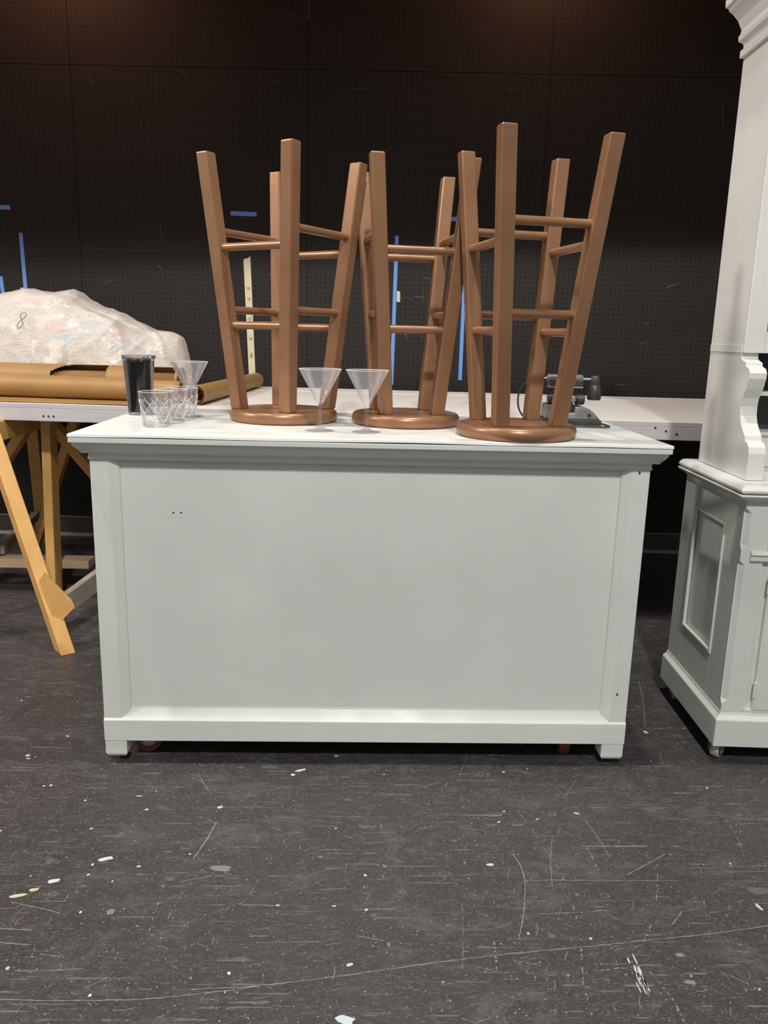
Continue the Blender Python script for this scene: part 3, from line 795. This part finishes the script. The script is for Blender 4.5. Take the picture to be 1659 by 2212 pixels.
def rocks(label, x, y, rz):
    t = thing('rocks_glass', label, 'glass', (x, y, ZT), rz, 'cut-pattern plastic tumblers')
    H = .092
    Rz = lambda z: .0350 + (.0445 - .0350) * (z / H)
    link('outer_wall', lathe([(Rz(z), z) for z in (.0006, .01, .03, .05, .07, .085, H)], 72), 'clear_cut', t, smooth=True)
    link('rim', lathe([(Rz(H) - .0019, H), (Rz(H) - .0008, H - .0008), (Rz(H) + .0005, H), (Rz(H) - .0008, H + .0008)], 72, closed=True), 'clear_glint', t, smooth=True)
    cut = bmesh.new()
    for k in range(7):                                   # raised diamond lattice: ridges spiralling both ways
        for sg in (1, -1):
            pts = []
            for q in range(25):
                z = .012 + .060 * q / 24; a = 2 * PI * (k + sg * q / 24 * 1.3) / 7
                pts.append((Rz(z) * math.cos(a), Rz(z) * math.sin(a), z))
            tube(pts, [.0013] * 25, 6, cut)
    ln = link('cut_lattice', cut, 'clear_glint', t, smooth=True)
    link('inner_wall', lathe([(0, .013), (.030, .0135), (.0335, .017), (Rz(.05) - .0022, .05), (Rz(H) - .0018, H - .0004), (Rz(H) - .0002, H)], 64), 'clear_cut', t, smooth=True)
    link('base', lathe([(0, .0005), (.0345, .0005), (.0349, .003), (.0350, .0112), (.030, .0125), (0, .0127)], 64), 'clear_cut', t, smooth=True)
rocks('clear cut-pattern tumbler, the front one of three in a row', -.538, 2.118, .1)
rocks('clear cut-pattern tumbler, the middle one of three in a row', -.521, 2.212, .5)
rocks('clear cut-pattern tumbler, the rear one of three in a row', -.508, 2.302, .9)

t = thing('cola_tumbler', 'tall clear tumbler filled with black drink and ice, covered with film', 'drink', (-.660, 2.415, ZT))
link('tumbler_wall', lathe([(0, .0005), (.0350, .0005), (.0358, .004), (.0470, .1755), (.0476, .1758), (.0464, .1757), (.0350, .008), (0, .007)], 64), 'clear_thin', t, smooth=True)
link('drink', lathe([(0, .0085), (.0340, .0090), (.0346, .014), (.0445, .158), (.043, .160), (0, .159)], 64), 'cola', t, smooth=True)
for k in range(16):
    a = k * 2.4; rr = .036 * math.sqrt((k + .5) / 16)
    bm = BOX((-.006, -.006, -.005), (.006, .006, .005))
    bm.transform(Matrix.Translation((rr * math.cos(a), rr * math.sin(a), .1615 + rnd.uniform(-.002, .004))) @ Matrix.Rotation(rnd.uniform(0, 3), 4, Vector((rnd.random(), rnd.random(), rnd.random())).normalized()))
    link('ice_cube', bm, 'ice', t, bevel=.0015)
bm = bmesh.new(); rings = []
for r, z in ((.002, .1742), (.02, .1738), (.040, .1752), (.0475, .1766), (.0492, .1750), (.0488, .1690), (.0474, .1655)):
    rings.append([(r * math.cos(2 * PI * k / 48) * (1 + .015 * math.sin(k * 2.1)), r * math.sin(2 * PI * k / 48) * (1 + .015 * math.sin(k * 1.7)), z + .0009 * math.sin(k * 1.3 + r * 200)) for k in range(48)])
loft(bm, rings, cap=False)
link('film_lid', bm, 'clear_film', t, smooth=True, autosmooth=False)

# ================================================================== WORK TABLE AND ITS TRESTLES
TA = math.atan(-0.08)
tt = thing('work_table_top', 'long whitewashed work table top along the wall behind the counter', 'table', (0.1, 3.64, .812), TA)
# local y: front -0.665, back 0.665
for x0, x1, nm in ((-2.25, 2.35, 'front_board'),):
    link('front_board', BOX((x0, -.660, .050), (x1, .40, .068)), 'tabletop', tt, bevel=.0015)
    link('back_board', BOX((x0, .4025, .050), (x1, .655, .0695)), 'tabletop', tt, bevel=.0015)
link('front_apron', BOX((-2.25, -.664, 0.0), (2.35, -.640, .0497)), 'apron', tt, bevel=.002)
link('front_edge_strip', BOX((-2.25, -.664, .0499), (2.35, -.6602, .0672)), 'apron', tt, bevel=.001)
link('rear_apron', BOX((-2.25, .63, 0.0), (2.35, .652, .0497)), 'apron', tt)
for x in (-1.4, -.4, .6, 1.6):
    link('cross_rail', BOX((x, -.6398, .012), (x + .022, .6298, .0497)), 'apron', tt)
for x, z in ((-1.265, .02), (-1.245, .02), (-1.225, .02), (1.06, .045), (1.10, .034), (1.14, .024)):
    a = lathe([(0, 0), (.004, 0), (.004, .0012), (0, .0012)], 12); a.transform(Matrix.Translation((x, -.6642, z)) @ Matrix.Rotation(PI / 2, 4, 'X'))
    link('screw_head', a, 'seam', tt)

h1 = thing('sawhorse', 'varnished pine trestle with a plywood gusset on its leg, left of the counter', 'sawhorse', (-1.39, 3.22, 0))
def hp(par, name, bm, mat, loc, **k):
    bmesh.ops.translate(bm, verts=bm.verts, vec=(-loc[0], -loc[1], -loc[2]))
    return link(name, bm, mat, par, **k)
L1 = (-1.39, 3.22, 0)
def leg_bar(foot, top, w, t, up):
    """timber whose foot is cut level with the floor"""
    f, tp = Vector(foot), Vector(top)
    s, u = frame_of(tp - f, Vector(up)); d = (tp - f).normalized()
    bm = bmesh.new(); bot, topv = [], []
    for a, b in ((-1, -1), (1, -1), (1, 1), (-1, 1)):
        p = f + s * (a * w / 2) + u * (b * t / 2)
        p0 = p - d * (p.z / d.z) if d.z else p
        bot.append(p0 + Vector((0, 0, .0006))); topv.append(tp + s * (a * w / 2) + u * (b * t / 2))
    return loft(bm, [bot, topv])
hp(h1, 'leg', leg_bar((-1.068, 2.757, 0), (-1.372, 2.985, .76), .050, .070, (0.75, -1, 0.3)), 'pine', L1, bevel=.003)
hp(h1, 'leg', leg_bar((-1.73, 2.757, 0), (-1.408, 2.985, .76), .038, .060, (-0.5, -1, 0.3)), 'pine', L1, bevel=.003)
hp(h1, 'leg', leg_bar((-.80, 3.60, 0), (-1.355, 3.49, .775), .040, .070, (0, -1, 0)), 'pine', L1, bevel=.003)
hp(h1, 'leg', leg_bar((-2.00, 3.60, 0), (-1.425, 3.49, .775), .040, .070, (0, -1, 0)), 'pine', L1, bevel=.003)
hp(h1, 'top_beam', BOX((-1.410, 3.03, .735), (-1.370, 3.55, .811)), 'pine', L1, bevel=.003)
hp(h1, 'side_stretcher', bar((-1.095, 2.835, .150), (-.960, 3.58, .212), .028, .080, (0, 0, 1)), 'pine_grey', L1, bevel=.002)
hp(h1, 'side_stretcher', bar((-1.72, 2.835, .150), (-1.84, 3.58, .212), .028, .080, (0, 0, 1)), 'pine_grey', L1, bevel=.002)
# gusset: plywood triangle on the near leg
g = [Vector((-1.158, 2.795, .262)), Vector((-1.128, 2.772, .300)), Vector((-1.044, 2.798, .185)), Vector((-1.036, 2.797, .160)), Vector((-1.096, 2.772, .098)), Vector((-1.108, 2.770, .100))]
gn = Vector((.25, -1, .1)).normalized() * .010
bm = loft(bmesh.new(), [[p - gn * .2 for p in g], [p + gn for p in g]])
hp(h1, 'gusset', bm, 'pine', L1, bevel=.001)

h2 = thing('sawhorse', 'raw pine trestle with an upright post, standing behind the one with the gusset', 'sawhorse', (-1.45, 3.60, 0))
L2 = (-1.45, 3.60, 0)
hp(h2, 'post', leg_bar((-1.325, 3.352, 0), (-1.288, 3.318, .808), .038, .085, (-.02, 1, 0)), 'pine', L2, bevel=.003)
hp(h2, 'cross_bar', BOX((-1.95, 3.405, .120), (-1.19, 3.495, .157)), 'pine_pink', L2, bevel=.002)
hp(h2, 'leg', leg_bar((-1.737, 4.29, 0), (-1.636, 3.985, .805), .038, .055, (1, .2, 0)), 'pine', L2, bevel=.003)
hp(h2, 'leg', leg_bar((-1.66, 3.93, 0), (-1.275, 3.64, .805), .038, .055, (0, 1, 0)), 'pine', L2, bevel=.003)
hp(h2, 'foot_rail', bar((-1.60, 3.46, .185), (-1.715, 4.16, .185), .038, .040), 'pine_grey', L2, bevel=.002)
hp(h2, 'top_rail', bar((-1.285, 3.28, .792), (-1.285, 4.02, .792), .04, .036), 'pine', L2, bevel=.002)
hp(h2, 'top_rail', bar((-1.306, 3.98, .792), (-1.68, 3.98, .792), .04, .036), 'pine', L2, bevel=.002)

# ================================================================== KRAFT PAPER
ps = []
bm = bmesh.new(); nu, nv = 30, 10
ps = [[None] * (nv + 1) for _ in range(nu + 1)]
for i in range(nu + 1):
    for j in range(nv + 1):
        x = -2.1 + 1.36 * i / nu; fy = 3.645 - .08 * (x - .1) - .664
        y = fy + .004 + .006 * math.sin(x * 9) + (.70) * j / nv
        z = .8828 + .0016 * noise.noise(Vector((x * 5, y * 5, 0))) + (.0012 if j == 0 else 0)
        ps[i][j] = bm.verts.new((x, y, z))
for i in range(nu):
    for j in range(nv):
        bm.faces.new((ps[i][j], ps[i + 1][j], ps[i + 1][j + 1], ps[i][j + 1]))
o = link('paper_sheet', bm, 'kraft', smooth=True)
sm = o.modifiers.new('thick', 'SOLIDIFY'); sm.thickness = .0006; sm.offset = -1
tag(o, 'flat sheet of kraft paper covering the front left of the work table', 'paper')

def paper_tube(name, a, b, ra, rb, label, wob=.0, cut=None, n=40, m_=40, wraps=True):
    a, b = Vector(a), Vector(b)
    s, u = frame_of(b - a)
    t = thing(name, label, 'paper roll', (a.x, a.y, a.z))
    bm = bmesh.new(); V = []
    for i in range(m_ + 1):
        f = i / m_; c = a.lerp(b, f) - a; r = ra + (rb - ra) * f
        row = []
        for k in range(n):
            th = 2 * PI * k / n
            rr = r * (1 + wob * noise.noise(Vector((f * 6, math.cos(th) * 1.5, math.sin(th) * 1.5 + ra * 50))))
            row.append(bm.verts.new(c + s * (rr * math.cos(th)) + u * (rr * math.sin(th))))
        V.append(row)
    for i in range(m_):
        for k in range(n):
            th = 2 * PI * (k + .5) / n; f = (i + .5) / m_
            if cut and cut(f, th): continue
            j = (k + 1) % n
            bm.faces.new((V[i][k], V[i][j], V[i + 1][j], V[i + 1][k]))
    o = link('outer_wrap', bm, 'kraft', t, smooth=True, autosmooth=False)
    sm = o.modifiers.new('thick', 'SOLIDIFY'); sm.thickness = .0012
    # inner wraps of the spiral, seen at the open ends
    bm = bmesh.new(); rings = []
    for f in (0.004, 0.996):
        c = a.lerp(b, f) - a; r = (ra + (rb - ra) * f) * (.80 if cut is None else .62)
        rings.append([c + s * (r * math.cos(2 * PI * k / n)) + u * (r * math.sin(2 * PI * k / n)) for k in range(n)])
    loft(bm, rings, cap=False)
    o = link('inner_wrap', bm, 'kraft_in', t, smooth=True, autosmooth=False)
    sm = o.modifiers.new('thick', 'SOLIDIFY'); sm.thickness = .001
    return t
ZP = .8845
paper_tube('paper_roll', (-2.10, 3.405, ZP + .051), (-.715, 3.235, ZP + .042), .051, .042, 'loose kraft paper roll lying along the front of the work table', .03)
# a second, slacker coil lies behind; its front wall has slumped open in two places
def cut2(f, th):
    x = f
    lo, hi = .17 * PI, 0.0
    if .60 < x < .775:
        return 0.94 * PI < th < 0.94 * PI + 0.62 * PI * min(1, (x - .60) / .10) * (1 if x < .755 else 0.8) if False else (math.cos(th - SIDE) > 1 - .75 * min(1, (x - .60) / .10))
    if .895 < x < .992: return math.cos(th - SIDE) > .30
    return False
SIDE = 0.12 * PI
paper_tube('paper_roll', (-2.10, 3.545, ZP + .066), (-.745, 3.375, ZP + .066), .066, .066, 'slack kraft paper coil with torn openings, right behind the front roll', .02, cut2, 48, 120)
paper_tube('paper_roll', (-.640, 3.14, .8822 + .0385), (-.545, 4.27, .8835 + .0385), .037, .037, 'tight kraft paper roll pointing back to the wall beside the leftmost stool', .0)

# ================================================================== PLASTIC BAG WITH THINGS IN IT
top_tab = [(-2.25, 1.15), (-1.95, 1.24), (-1.72, 1.285), (-1.60, 1.320), (-1.52, 1.335), (-1.46, 1.324), (-1.41, 1.320), (-1.32, 1.337), (-1.25, 1.292), (-1.19, 1.265),
           (-1.10, 1.241), (-1.035, 1.205), (-.955, 1.166), (-.88, 1.160), (-.838, 1.142), (-.812, 1.07), (-.803, 1.02), (-.800, .96)]
BK = 1.027                                       # the bag stands a little further back than the rolls
BY = 3.895
top_tab = [(x * BK, 1.165 + (z - 1.165) * BK) for x, z in top_tab]
bag = thing('plastic_bag', 'large translucent white plastic bag slumped on the work table', 'bag', (-1.5, BY, .884))
bm = bmesh.new(); nu, nv = 200, 90; G = []
XL, XR = top_tab[0][0], top_tab[-1][0]
def fold(p, ax, freq, ph, sharp):
    t_ = p.x * ax[0] + p.y * ax[1] + p.z * ax[2]
    w_ = noise.noise(Vector((p.x * 2.1 + ph, p.y * 2.5, p.z * 2.8))) * 1.1
    return max(0.0, 1 - abs(((t_ * freq + w_ + ph) % 1.0) - .5) * sharp)
for i in range(nu + 1):
    x = XL + (XR - XL) * i / nu
    h = interp(top_tab, x) - .884
    e = min(1, max(0, (XR - x) / .30)); dep = .075 + .20 * e ** .6
    row = []
    for j in range(nv + 1):
        a = PI * j / nv
        c, s_ = math.cos(a), max(0, math.sin(a))
        y = -dep * (abs(c) ** .8) * (1 if c > 0 else -1)
        z = h * (s_ ** .72)
        p = Vector((x, y, z))
        k = s_ ** .5
        big = noise.noise(Vector((x * 3.0, y * 3.5, z * 4.0)))
        mid = noise.noise(Vector((x * 7 + z * 4, y * 7, z * 8)))
        f1 = fold(p, (1.0, .3, .9), 2.2, .2, 6.0)
        f2 = fold(p, (.7, -.4, -1.3), 2.5, .6, 7.0)
        f3 = fold(p, (.25, .2, 1.6), 6.5, .1, 6.0) * max(0, noise.noise(Vector((x * 3, 2, z * 5))) + .25)
        low = max(0, 1 - z / .30)
        off = (.026 * big + .004 * mid + .012 * f1 ** 1.5 + .009 * f2 ** 1.5 + .008 * f3 * low) * (1.0 if s_ < .93 else .4)
        p = Vector((x + 1.5, y, z)) + Vector((0, -c, s_)) * off * k
        row.append(bm.verts.new(p))
    G.append(row)
for i in range(nu):
    for j in range(nv):
        bm.faces.new((G[i][j], G[i + 1][j], G[i + 1][j + 1], G[i][j + 1]))
bm.faces.new(G[-1]); bm.faces.new(G[0][::-1])
link('bag_film', bm, 'bag', bag, smooth=True, autosmooth=False)
# loose gathered end of the bag hanging in front
bm = bmesh.new(); G = []
for i in range(25):
    u = i / 24; row = []
    for j in range(25):
        v = j / 24
        x = -1.44 + (.155 - .05 * v) * u + .03 * v
        z = 1.115 - .205 * v
        y = BY - .326 - .012 * math.sin(u * 9 + v * 3) - .01 * v + .01 * noise.noise(Vector((u * 6, v * 5, 1)))
        row.append(bm.verts.new((x + 1.5, y - BY, z - .884)))
    G.append(row)
for i in range(24):
    for j in range(24): bm.faces.new((G[i][j], G[i + 1][j], G[i + 1][j + 1], G[i][j + 1]))
o = link('bag_tail', bm, 'bag', bag, smooth=True, autosmooth=False)
# marker scribble on the film
scrb = [(.000, .020), (.012, .026), (.022, .022), (.018, .008), (.006, -.004), (-.002, -.020), (.004, -.030), (.014, -.026), (.016, -.010), (.006, .004), (.000, .020)]
link('marker_scribble', tube(spline([(-1.51 + a * 1.2 + 1.5, -.262 + b * .9, 1.196 + b * 1.2 - .884) for a, b in scrb], 5), .0012, 6), 'ink', bag)

def lump(name, label, cat, loc, rx, ry, rz, mat, seed):
    bm = bmesh.new(); bmesh.ops.create_icosphere(bm, subdivisions=4, radius=1)
    for v in bm.verts:
        n_ = 1 + .25 * noise.noise(v.co * 1.7 + Vector((seed, 0, 0))) + .1 * noise.noise(v.co * 5 + Vector((0, seed, 0)))
        v.co = Vector((v.co.x * rx, v.co.y * ry, v.co.z * rz)) * n_
    o = link(name, bm, mat, smooth=True, autosmooth=False); o.location = loc
    return tag(o, label, cat)
lump('wrapped_bundle', 'long cream padded bundle inside the translucent bag', 'bundle', (-1.25, 3.84, .985), .34, .11, .075, 'pillow', 3)
lump('red_packet', 'small red packet showing through the bag', 'packet', (-1.370, 3.676, 1.158), .040, .010, .019, 'red_thing', 8)
lump('blue_packet', 'small blue packet showing through the bag, under the red one', 'packet', (-1.322, 3.654, 1.112), .040, .012, .030, 'blue_thing', 5)
lump('blue_packet', 'flat blue packet showing through the middle of the bag', 'packet', (-1.205, 3.698, 1.150), .052, .010, .017, 'blue_thing', 6)
lump('red_packet', 'faint red packet showing through the right of the bag', 'packet', (-1.112, 3.752, 1.145), .038, .010, .015, 'red_thing', 2)
lump('blue_packet', 'rightmost blue packet showing through the bag', 'packet', (-1.068, 3.735, 1.098), .036, .010, .017, 'blue_thing', 9)

# ================================================================== ELECTRIC BENCH TOOL on the counter
et = thing('bench_tool', 'black and grey electric bench tool with bell knob and cord behind right stool', 'power tool', (.655, 2.385, ZT), math.radians(-4))
link('base_plate', BOX((-.098, -.055, .0006), (.072, .055, .021)), 'tool_black', et, bevel=.002)
pr = [(-.094, .0212), (.069, .0212), (.052, .040), (.036, .052), (.018, .0575), (-.006, .058), (-.008, .040), (-.030, .038), (-.040, .040), (-.042, .062), (-.090, .062)]
link('base_casting', extrude(pr, 'y', -.048, .05), 'tool_grey', et, bevel=.002)
a = lathe([(0, 0), (.0052, 0), (.0052, .0014), (0, .0014)], 16); a.transform(Matrix.Translation((.036, -.0475, .034)) @ Matrix.Rotation(PI / 2, 4, 'X'))
link('bolt_hole', a, 'seam', et)
link('column', BOX((-.034, -.030, .0385), (-.010, .03, .070)), 'tool_black', et, bevel=.002)
link('clamp_block', BOX((-.036, -.036, .0705), (-.004, .036, .090)), 'tool_grey', et, bevel=.005, seg=3)
for x0, x1 in ((-.086, -.0365), (-.0035, .024)):
    a = lathe([(0, x0), (.013, x0), (.0155, x0 + .003), (.0155, x1 - .003), (.013, x1), (0, x1)], 24); a.transform(Matrix.Translation((0, -.015, .078)) @ Matrix.Rotation(PI / 2, 4, 'Y'))
    link('roller_grip', a, 'tool_black', et, smooth=True)
for x in (-.066, -.004):
    link('upright', tube([(x, .0, .088), (x, .0, .116)], .005, 12), 'tool_black', et, smooth=True)
link('head_plate', BOX((-.084, -.022, .1122), (.017, .022, .1165)), 'tool_tan', et, bevel=.001)
link('head_housing', BOX((-.084, -.024, .1168), (.018, .024, .138)), 'tool_black', et, bevel=.004, seg=3)
a = lathe([(0, -.088), (.010, -.088), (.012, -.085), (.012, .015), (.010, .018), (0, .018)], 24); a.transform(Matrix.Translation((0, 0, .139)) @ Matrix.Rotation(PI / 2, 4, 'Y'))
link('head_roller', a, 'tool_grey', et, smooth=True)
link('rod', tube([(.0185, 0, .139), (.043, 0, .139)], .004, 12), 'steel', et, smooth=True)
link('rod', tube([(-.115, 0, .139), (-.0885, 0, .139)], .003, 12), 'steel', et, smooth=True)
kb = link('knob', lathe([(0, .0765), (.018, .077), (.0205, .081), (.0210, .092), (.0195, .106), (.0155, .1195), (.0135, .1215), (0, .1215)], 36, (.056, 0, 0)), 'tool_black', et, smooth=True)
link('knob_cap', lathe([(0, .1217), (.0130, .1217), (.0135, .124), (.0132, .145), (.0105, .149), (0, .150)], 36, (.056, 0, 0)), 'tool_black', kb, smooth=True)
link('cord', tube(spline([(-.115, 0, .139), (-.135, .01, .136), (-.158, .02, .112), (-.168, .03, .080), (-.162, .04, .040), (-.140, .05, .012), (-.110, .04, .004), (-.0985, .02, .006)], 8), .0028, 10), 'cord', et, smooth=True)
link('cord', tube(spline([(.0725, -.010, .010), (.086, -.025, .006), (.096, -.048, .004), (.088, -.070, .0034), (.060, -.078, .0034), (.02, -.080, .0034), (-.015, -.078, .0034)], 8), .0030, 10), 'cord', et, smooth=True)

# ================================================================== HUTCH at the right
HW = 1.30
hu = thing('hutch_cabinet', 'tall grey painted hutch cabinet with crown and carved brackets, right of the counter', 'hutch', (1.019, 2.0, 0), math.radians(-3))
HD = .47
def hb(name, lo, hi, mat='hutch', **k): return link(name, BOX(lo, hi), mat, hu, **k)
# plinth: board with a sloping moulded top
pr = [(0.0, .055), (0.0, .136), (.006, .141), (.012, .146), (.0145, .155)]
def ring_sweep(prof, x0, x1, y0, y1):
    rings = []
    for px, py, ox, oy in ((x0, y1, 1, 0), (x0, y0, 1, 1), (x1, y0, -1, 1), (x1, y1, -1, 0)):
        rings.append([(px + ox * o, py + oy * o, z) for o, z in prof] + [(px + ox * .03, py + oy * .03, prof[-1][1]), (px + ox * .03, py + oy * .03, prof[0][1])])
    return loft(bmesh.new(), rings)
link('plinth', ring_sweep(pr, 0, HW, 0, HD), 'hutch', hu, bevel=.002)
hb('bottom_board', (.031, .031, .0605), (HW - .031, HD - .002, .0800), 'black')
# carcass
hb('carcass', (.024, .026, .0802), (HW - .024, HD - .002, .757))
for sx, x0, x1 in ((0, .0155, .0238), (1, HW - .0238, HW - .0155)):     # side frames
    hb('side_stile', (x0, .362, .1555), (x1, HD - .003, .757), bevel=.001)
    hb('side_stile', (x0, .0262, .1555), (x1, .128, .757), bevel=.001)
    hb('side_rail', (x0, .1283, .676), (x1, .3617, .757), bevel=.001)
    hb('side_rail', (x0, .1283, .1555), (x1, .3617, .282), bevel=.001)
    xb = .0165 if sx == 0 else HW - .0165
    for a, b in (((xb, .134, .288), (xb, .356, .288)), ((xb, .134, .670), (xb, .356, .670)), ((xb, .134, .282), (xb, .134, .676)), ((xb, .356, .282), (xb, .356, .676))):
        link('bead', tube([a, b], .0058, 10), 'hutch', hu, smooth=True)
# front corner posts with stopped chamfers
def post(x, s):
    rings = []
    for z, c in ((.1555, 0), (.178, 0), (.192, .014), (.585, .014), (.597, 0), (.6265, 0), (.640, .016), (.728, .016), (.742, 0), (.757, 0)):
        rings.append([(x, .026, z), (x, .0148 + c, z), (x + s * c, .0148, z), (x + s * .062, .0148, z), (x + s * .062, .026, z)])
    link('corner_post', loft(bmesh.new(), rings), 'hutch', hu)
post(.0150, 1); post(HW - .0150, -1)
hb('drawer_front', (.090, .010, .628), (HW - .090, .0258, .752), bevel=.002)
pr2 = [(.0258, .594), (.012, .594), (.006, .600), (.006, .612), (.000, .6175), (.012, .6260), (.0258, .6260)]
link('waist_bead', extrude(pr2, 'x', .040, HW - .040), 'hutch', hu)
for x0, x1 in ((.101, HW / 2 - .002), (HW / 2 + .002, HW - .101)):
    d = hb('door', (x0, .0125, .164), (x1, .0256, .592), bevel=.001)
    x = x0 - .001 if x0 < .2 else x1 + .001
    for z in (.226, .53):
        hg = link('hinge', tube([(x, .0105, z - .022), (x, .0105, z + .022)], .0042, 10), 'hutch', d, smooth=True)
hb('front_rail', (.078, .0150, .1556), (HW - .078, .0258, .1630))
# waist: two moulded shelves one on the other
def waist(name, prof):
    rings = []
    for px, py, ox, oy in ((.0, HD, -1, 0), (.0, .0, -1, -1), (HW, .0, 1, -1), (HW, HD, 1, 0)):
        rings.append([(px + ox * o, py + oy * o, z) for o, z in prof])
    link(name, loft(bmesh.new(), rings), 'hutch', hu, bevel=.002)
waist('lower_waist_moulding', [(-.03, .7575), (-.012, .7575), (-.008, .763), (.010, .772), (.016, .778), (.016, .782), (-.03, .7825)])
waist('upper_waist_moulding', [(-.03, .7845), (.008, .7845), (.014, .789), (.014, .795), (.006, .8035), (-.002, .8060), (-.03, .8065)])
hb('waist_board', (.0305, .0305, .7580), (HW - .0305, HD, .8060), 'hutch')
# upper part
UX, UF, UB = .030, .197, .425
prof_c = [(.198, 1.1445), (.197, 1.130), (.186, 1.124), (.166, 1.119), (.164, 1.110), (.140, 1.103), (.131, 1.092), (.131, 1.077), (.142, 1.049), (.160, 1.022), (.164, 1.000), (.161, .975),
          (.150, .955), (.131, .936), (.115, .923), (.111, .911), (.096, .907), (.083, .896), (.078, .880), (.077, .842), (.077, .8075)]
def bracket(x0, x1):
    pr = [(y, z) for y, z in prof_c] + [(.2402, .8075), (.2402, 1.1445)]
    link('bracket', extrude(pr, 'x', x0, x1), 'hutch', hu)
bracket(UX, UX + .046); bracket(HW - UX - .046, HW - UX)
for x0, x1 in ((UX, UX + .022), (HW - UX - .022, HW - UX)):
    hb('lower_side', (x0, .2405, .8075), (x1, UB, 1.1435))
    hb('upper_side', (x0, UF, 1.1445), (x1, UB, 1.955))
    hb('side_strip', (x0 - (.0015 if x0 < .5 else 0), UF + .001, 1.1445), (x1 + (.0015 if x0 > .5 else 0), UB, 1.166))
hb('back_panel', (UX + .0225, UB - .012, .8075), (HW - UX - .0225, UB, 1.955), 'hutch_dark')
hb('niche_shelf', (UX + .0225, .30, 1.022), (HW - UX - .0225, UB - .0125, 1.034))
hb('niche_box', (UX + .0465, .335, .8075), (HW - UX - .0465, UB - .0125, .903))
hb('niche_box_lid', (UX + .0465, .325, .9035), (HW - UX - .0465, UB - .0125, .913))
hb('upper_bottom', (UX + .0225, UF + .012, 1.1450), (HW - UX - .0225, UB - .0125, 1.158))
hb('face_stile', (UX, UF - .012, 1.1447), (UX + .056, UF - .0002, 1.955), bevel=.0015)
hb('face_stile', (HW - UX - .056, UF - .012, 1.1447), (HW - UX, UF - .0002, 1.955), bevel=.0015)
hb('face_rail', (UX + .0562, UF - .012, 1.1447), (HW - UX - .0562, UF - .0002, 1.203), bevel=.0015)
hb('face_rail', (UX + .0562, UF - .012, 1.90), (HW - UX - .0562, UF - .0002, 1.955), bevel=.0015)
hb('upper_shelf', (UX + .0225, UF + .03, 1.52), (HW - UX - .0225, UB - .0125, 1.535), 'mahogany')
hb('cabinet_lining', (UX + .0225, UF + .001, 1.1585), (UX + .030, UB - .0125, 1.90), 'mahogany')
hb('cabinet_lining', (UX + .0305, UB - .020, 1.1585), (HW - UX - .0305, UB - .0125, 1.90), 'navy')
hb('cabinet_lining', (UX + .0305, UF + .001, 1.1585), (HW - UX - .0305, UB - .0205, 1.168), 'mahogany')
hb('glass_pane', (UX + .0562, UF - .008, 1.2032), (HW - UX - .0562, UF - .005, 1.8998), 'clear')
hb('top_board', (UX, UF, 1.9552), (HW - UX, UB, 1.975))
# crown: stepped cornice swept round three sides
cr = [(0.0, 1.9555), (.012, 1.9555), (.0125, 1.974), (.004, 1.982), (.006, 1.992), (.020, 1.998), (.022, 2.010), (.017, 2.018), (.015, 2.028), (.019, 2.034), (.027, 2.050), (.043, 2.066), (.055, 2.074), (.057, 2.080), (.066, 2.083), (.068, 2.100), (.062, 2.106), (.0, 2.106)]
rings = []
for px, py, ox, oy in ((UX, UB, -1, 0), (UX, UF - .012, -1, -1), (HW - UX, UF - .012, 1, -1), (HW - UX, UB, 1, 0)):
    rings.append([(px + ox * o, py + oy * o, z) for o, z in cr])
link('crown', loft(bmesh.new(), rings), 'hutch', hu, bevel=.0015)
for x, y, rz in ((.030, .045, .9), (.038, .415, 1.3), (HW - .05, .05, .3), (HW - .05, .41, .8)):
    caster(hu, x, y, rz, .0245, .024, 'wheel_cream', 'wheel_grey', .060)
# an orange wooden dish standing on the waist, cut by the picture edge
o = link('wooden_dish', lathe([(0, .001), (.028, .001), (.032, .004), (.045, .020), (.0455, .023), (.043, .0225), (.030, .008), (0, .006)], 40), 'amber', smooth=True)
o.location = (1.019 + .198, 2.0 + .105, .8072)
tag(o, 'small orange wooden dish on the hutch ledge, cut by the right picture edge', 'dish')
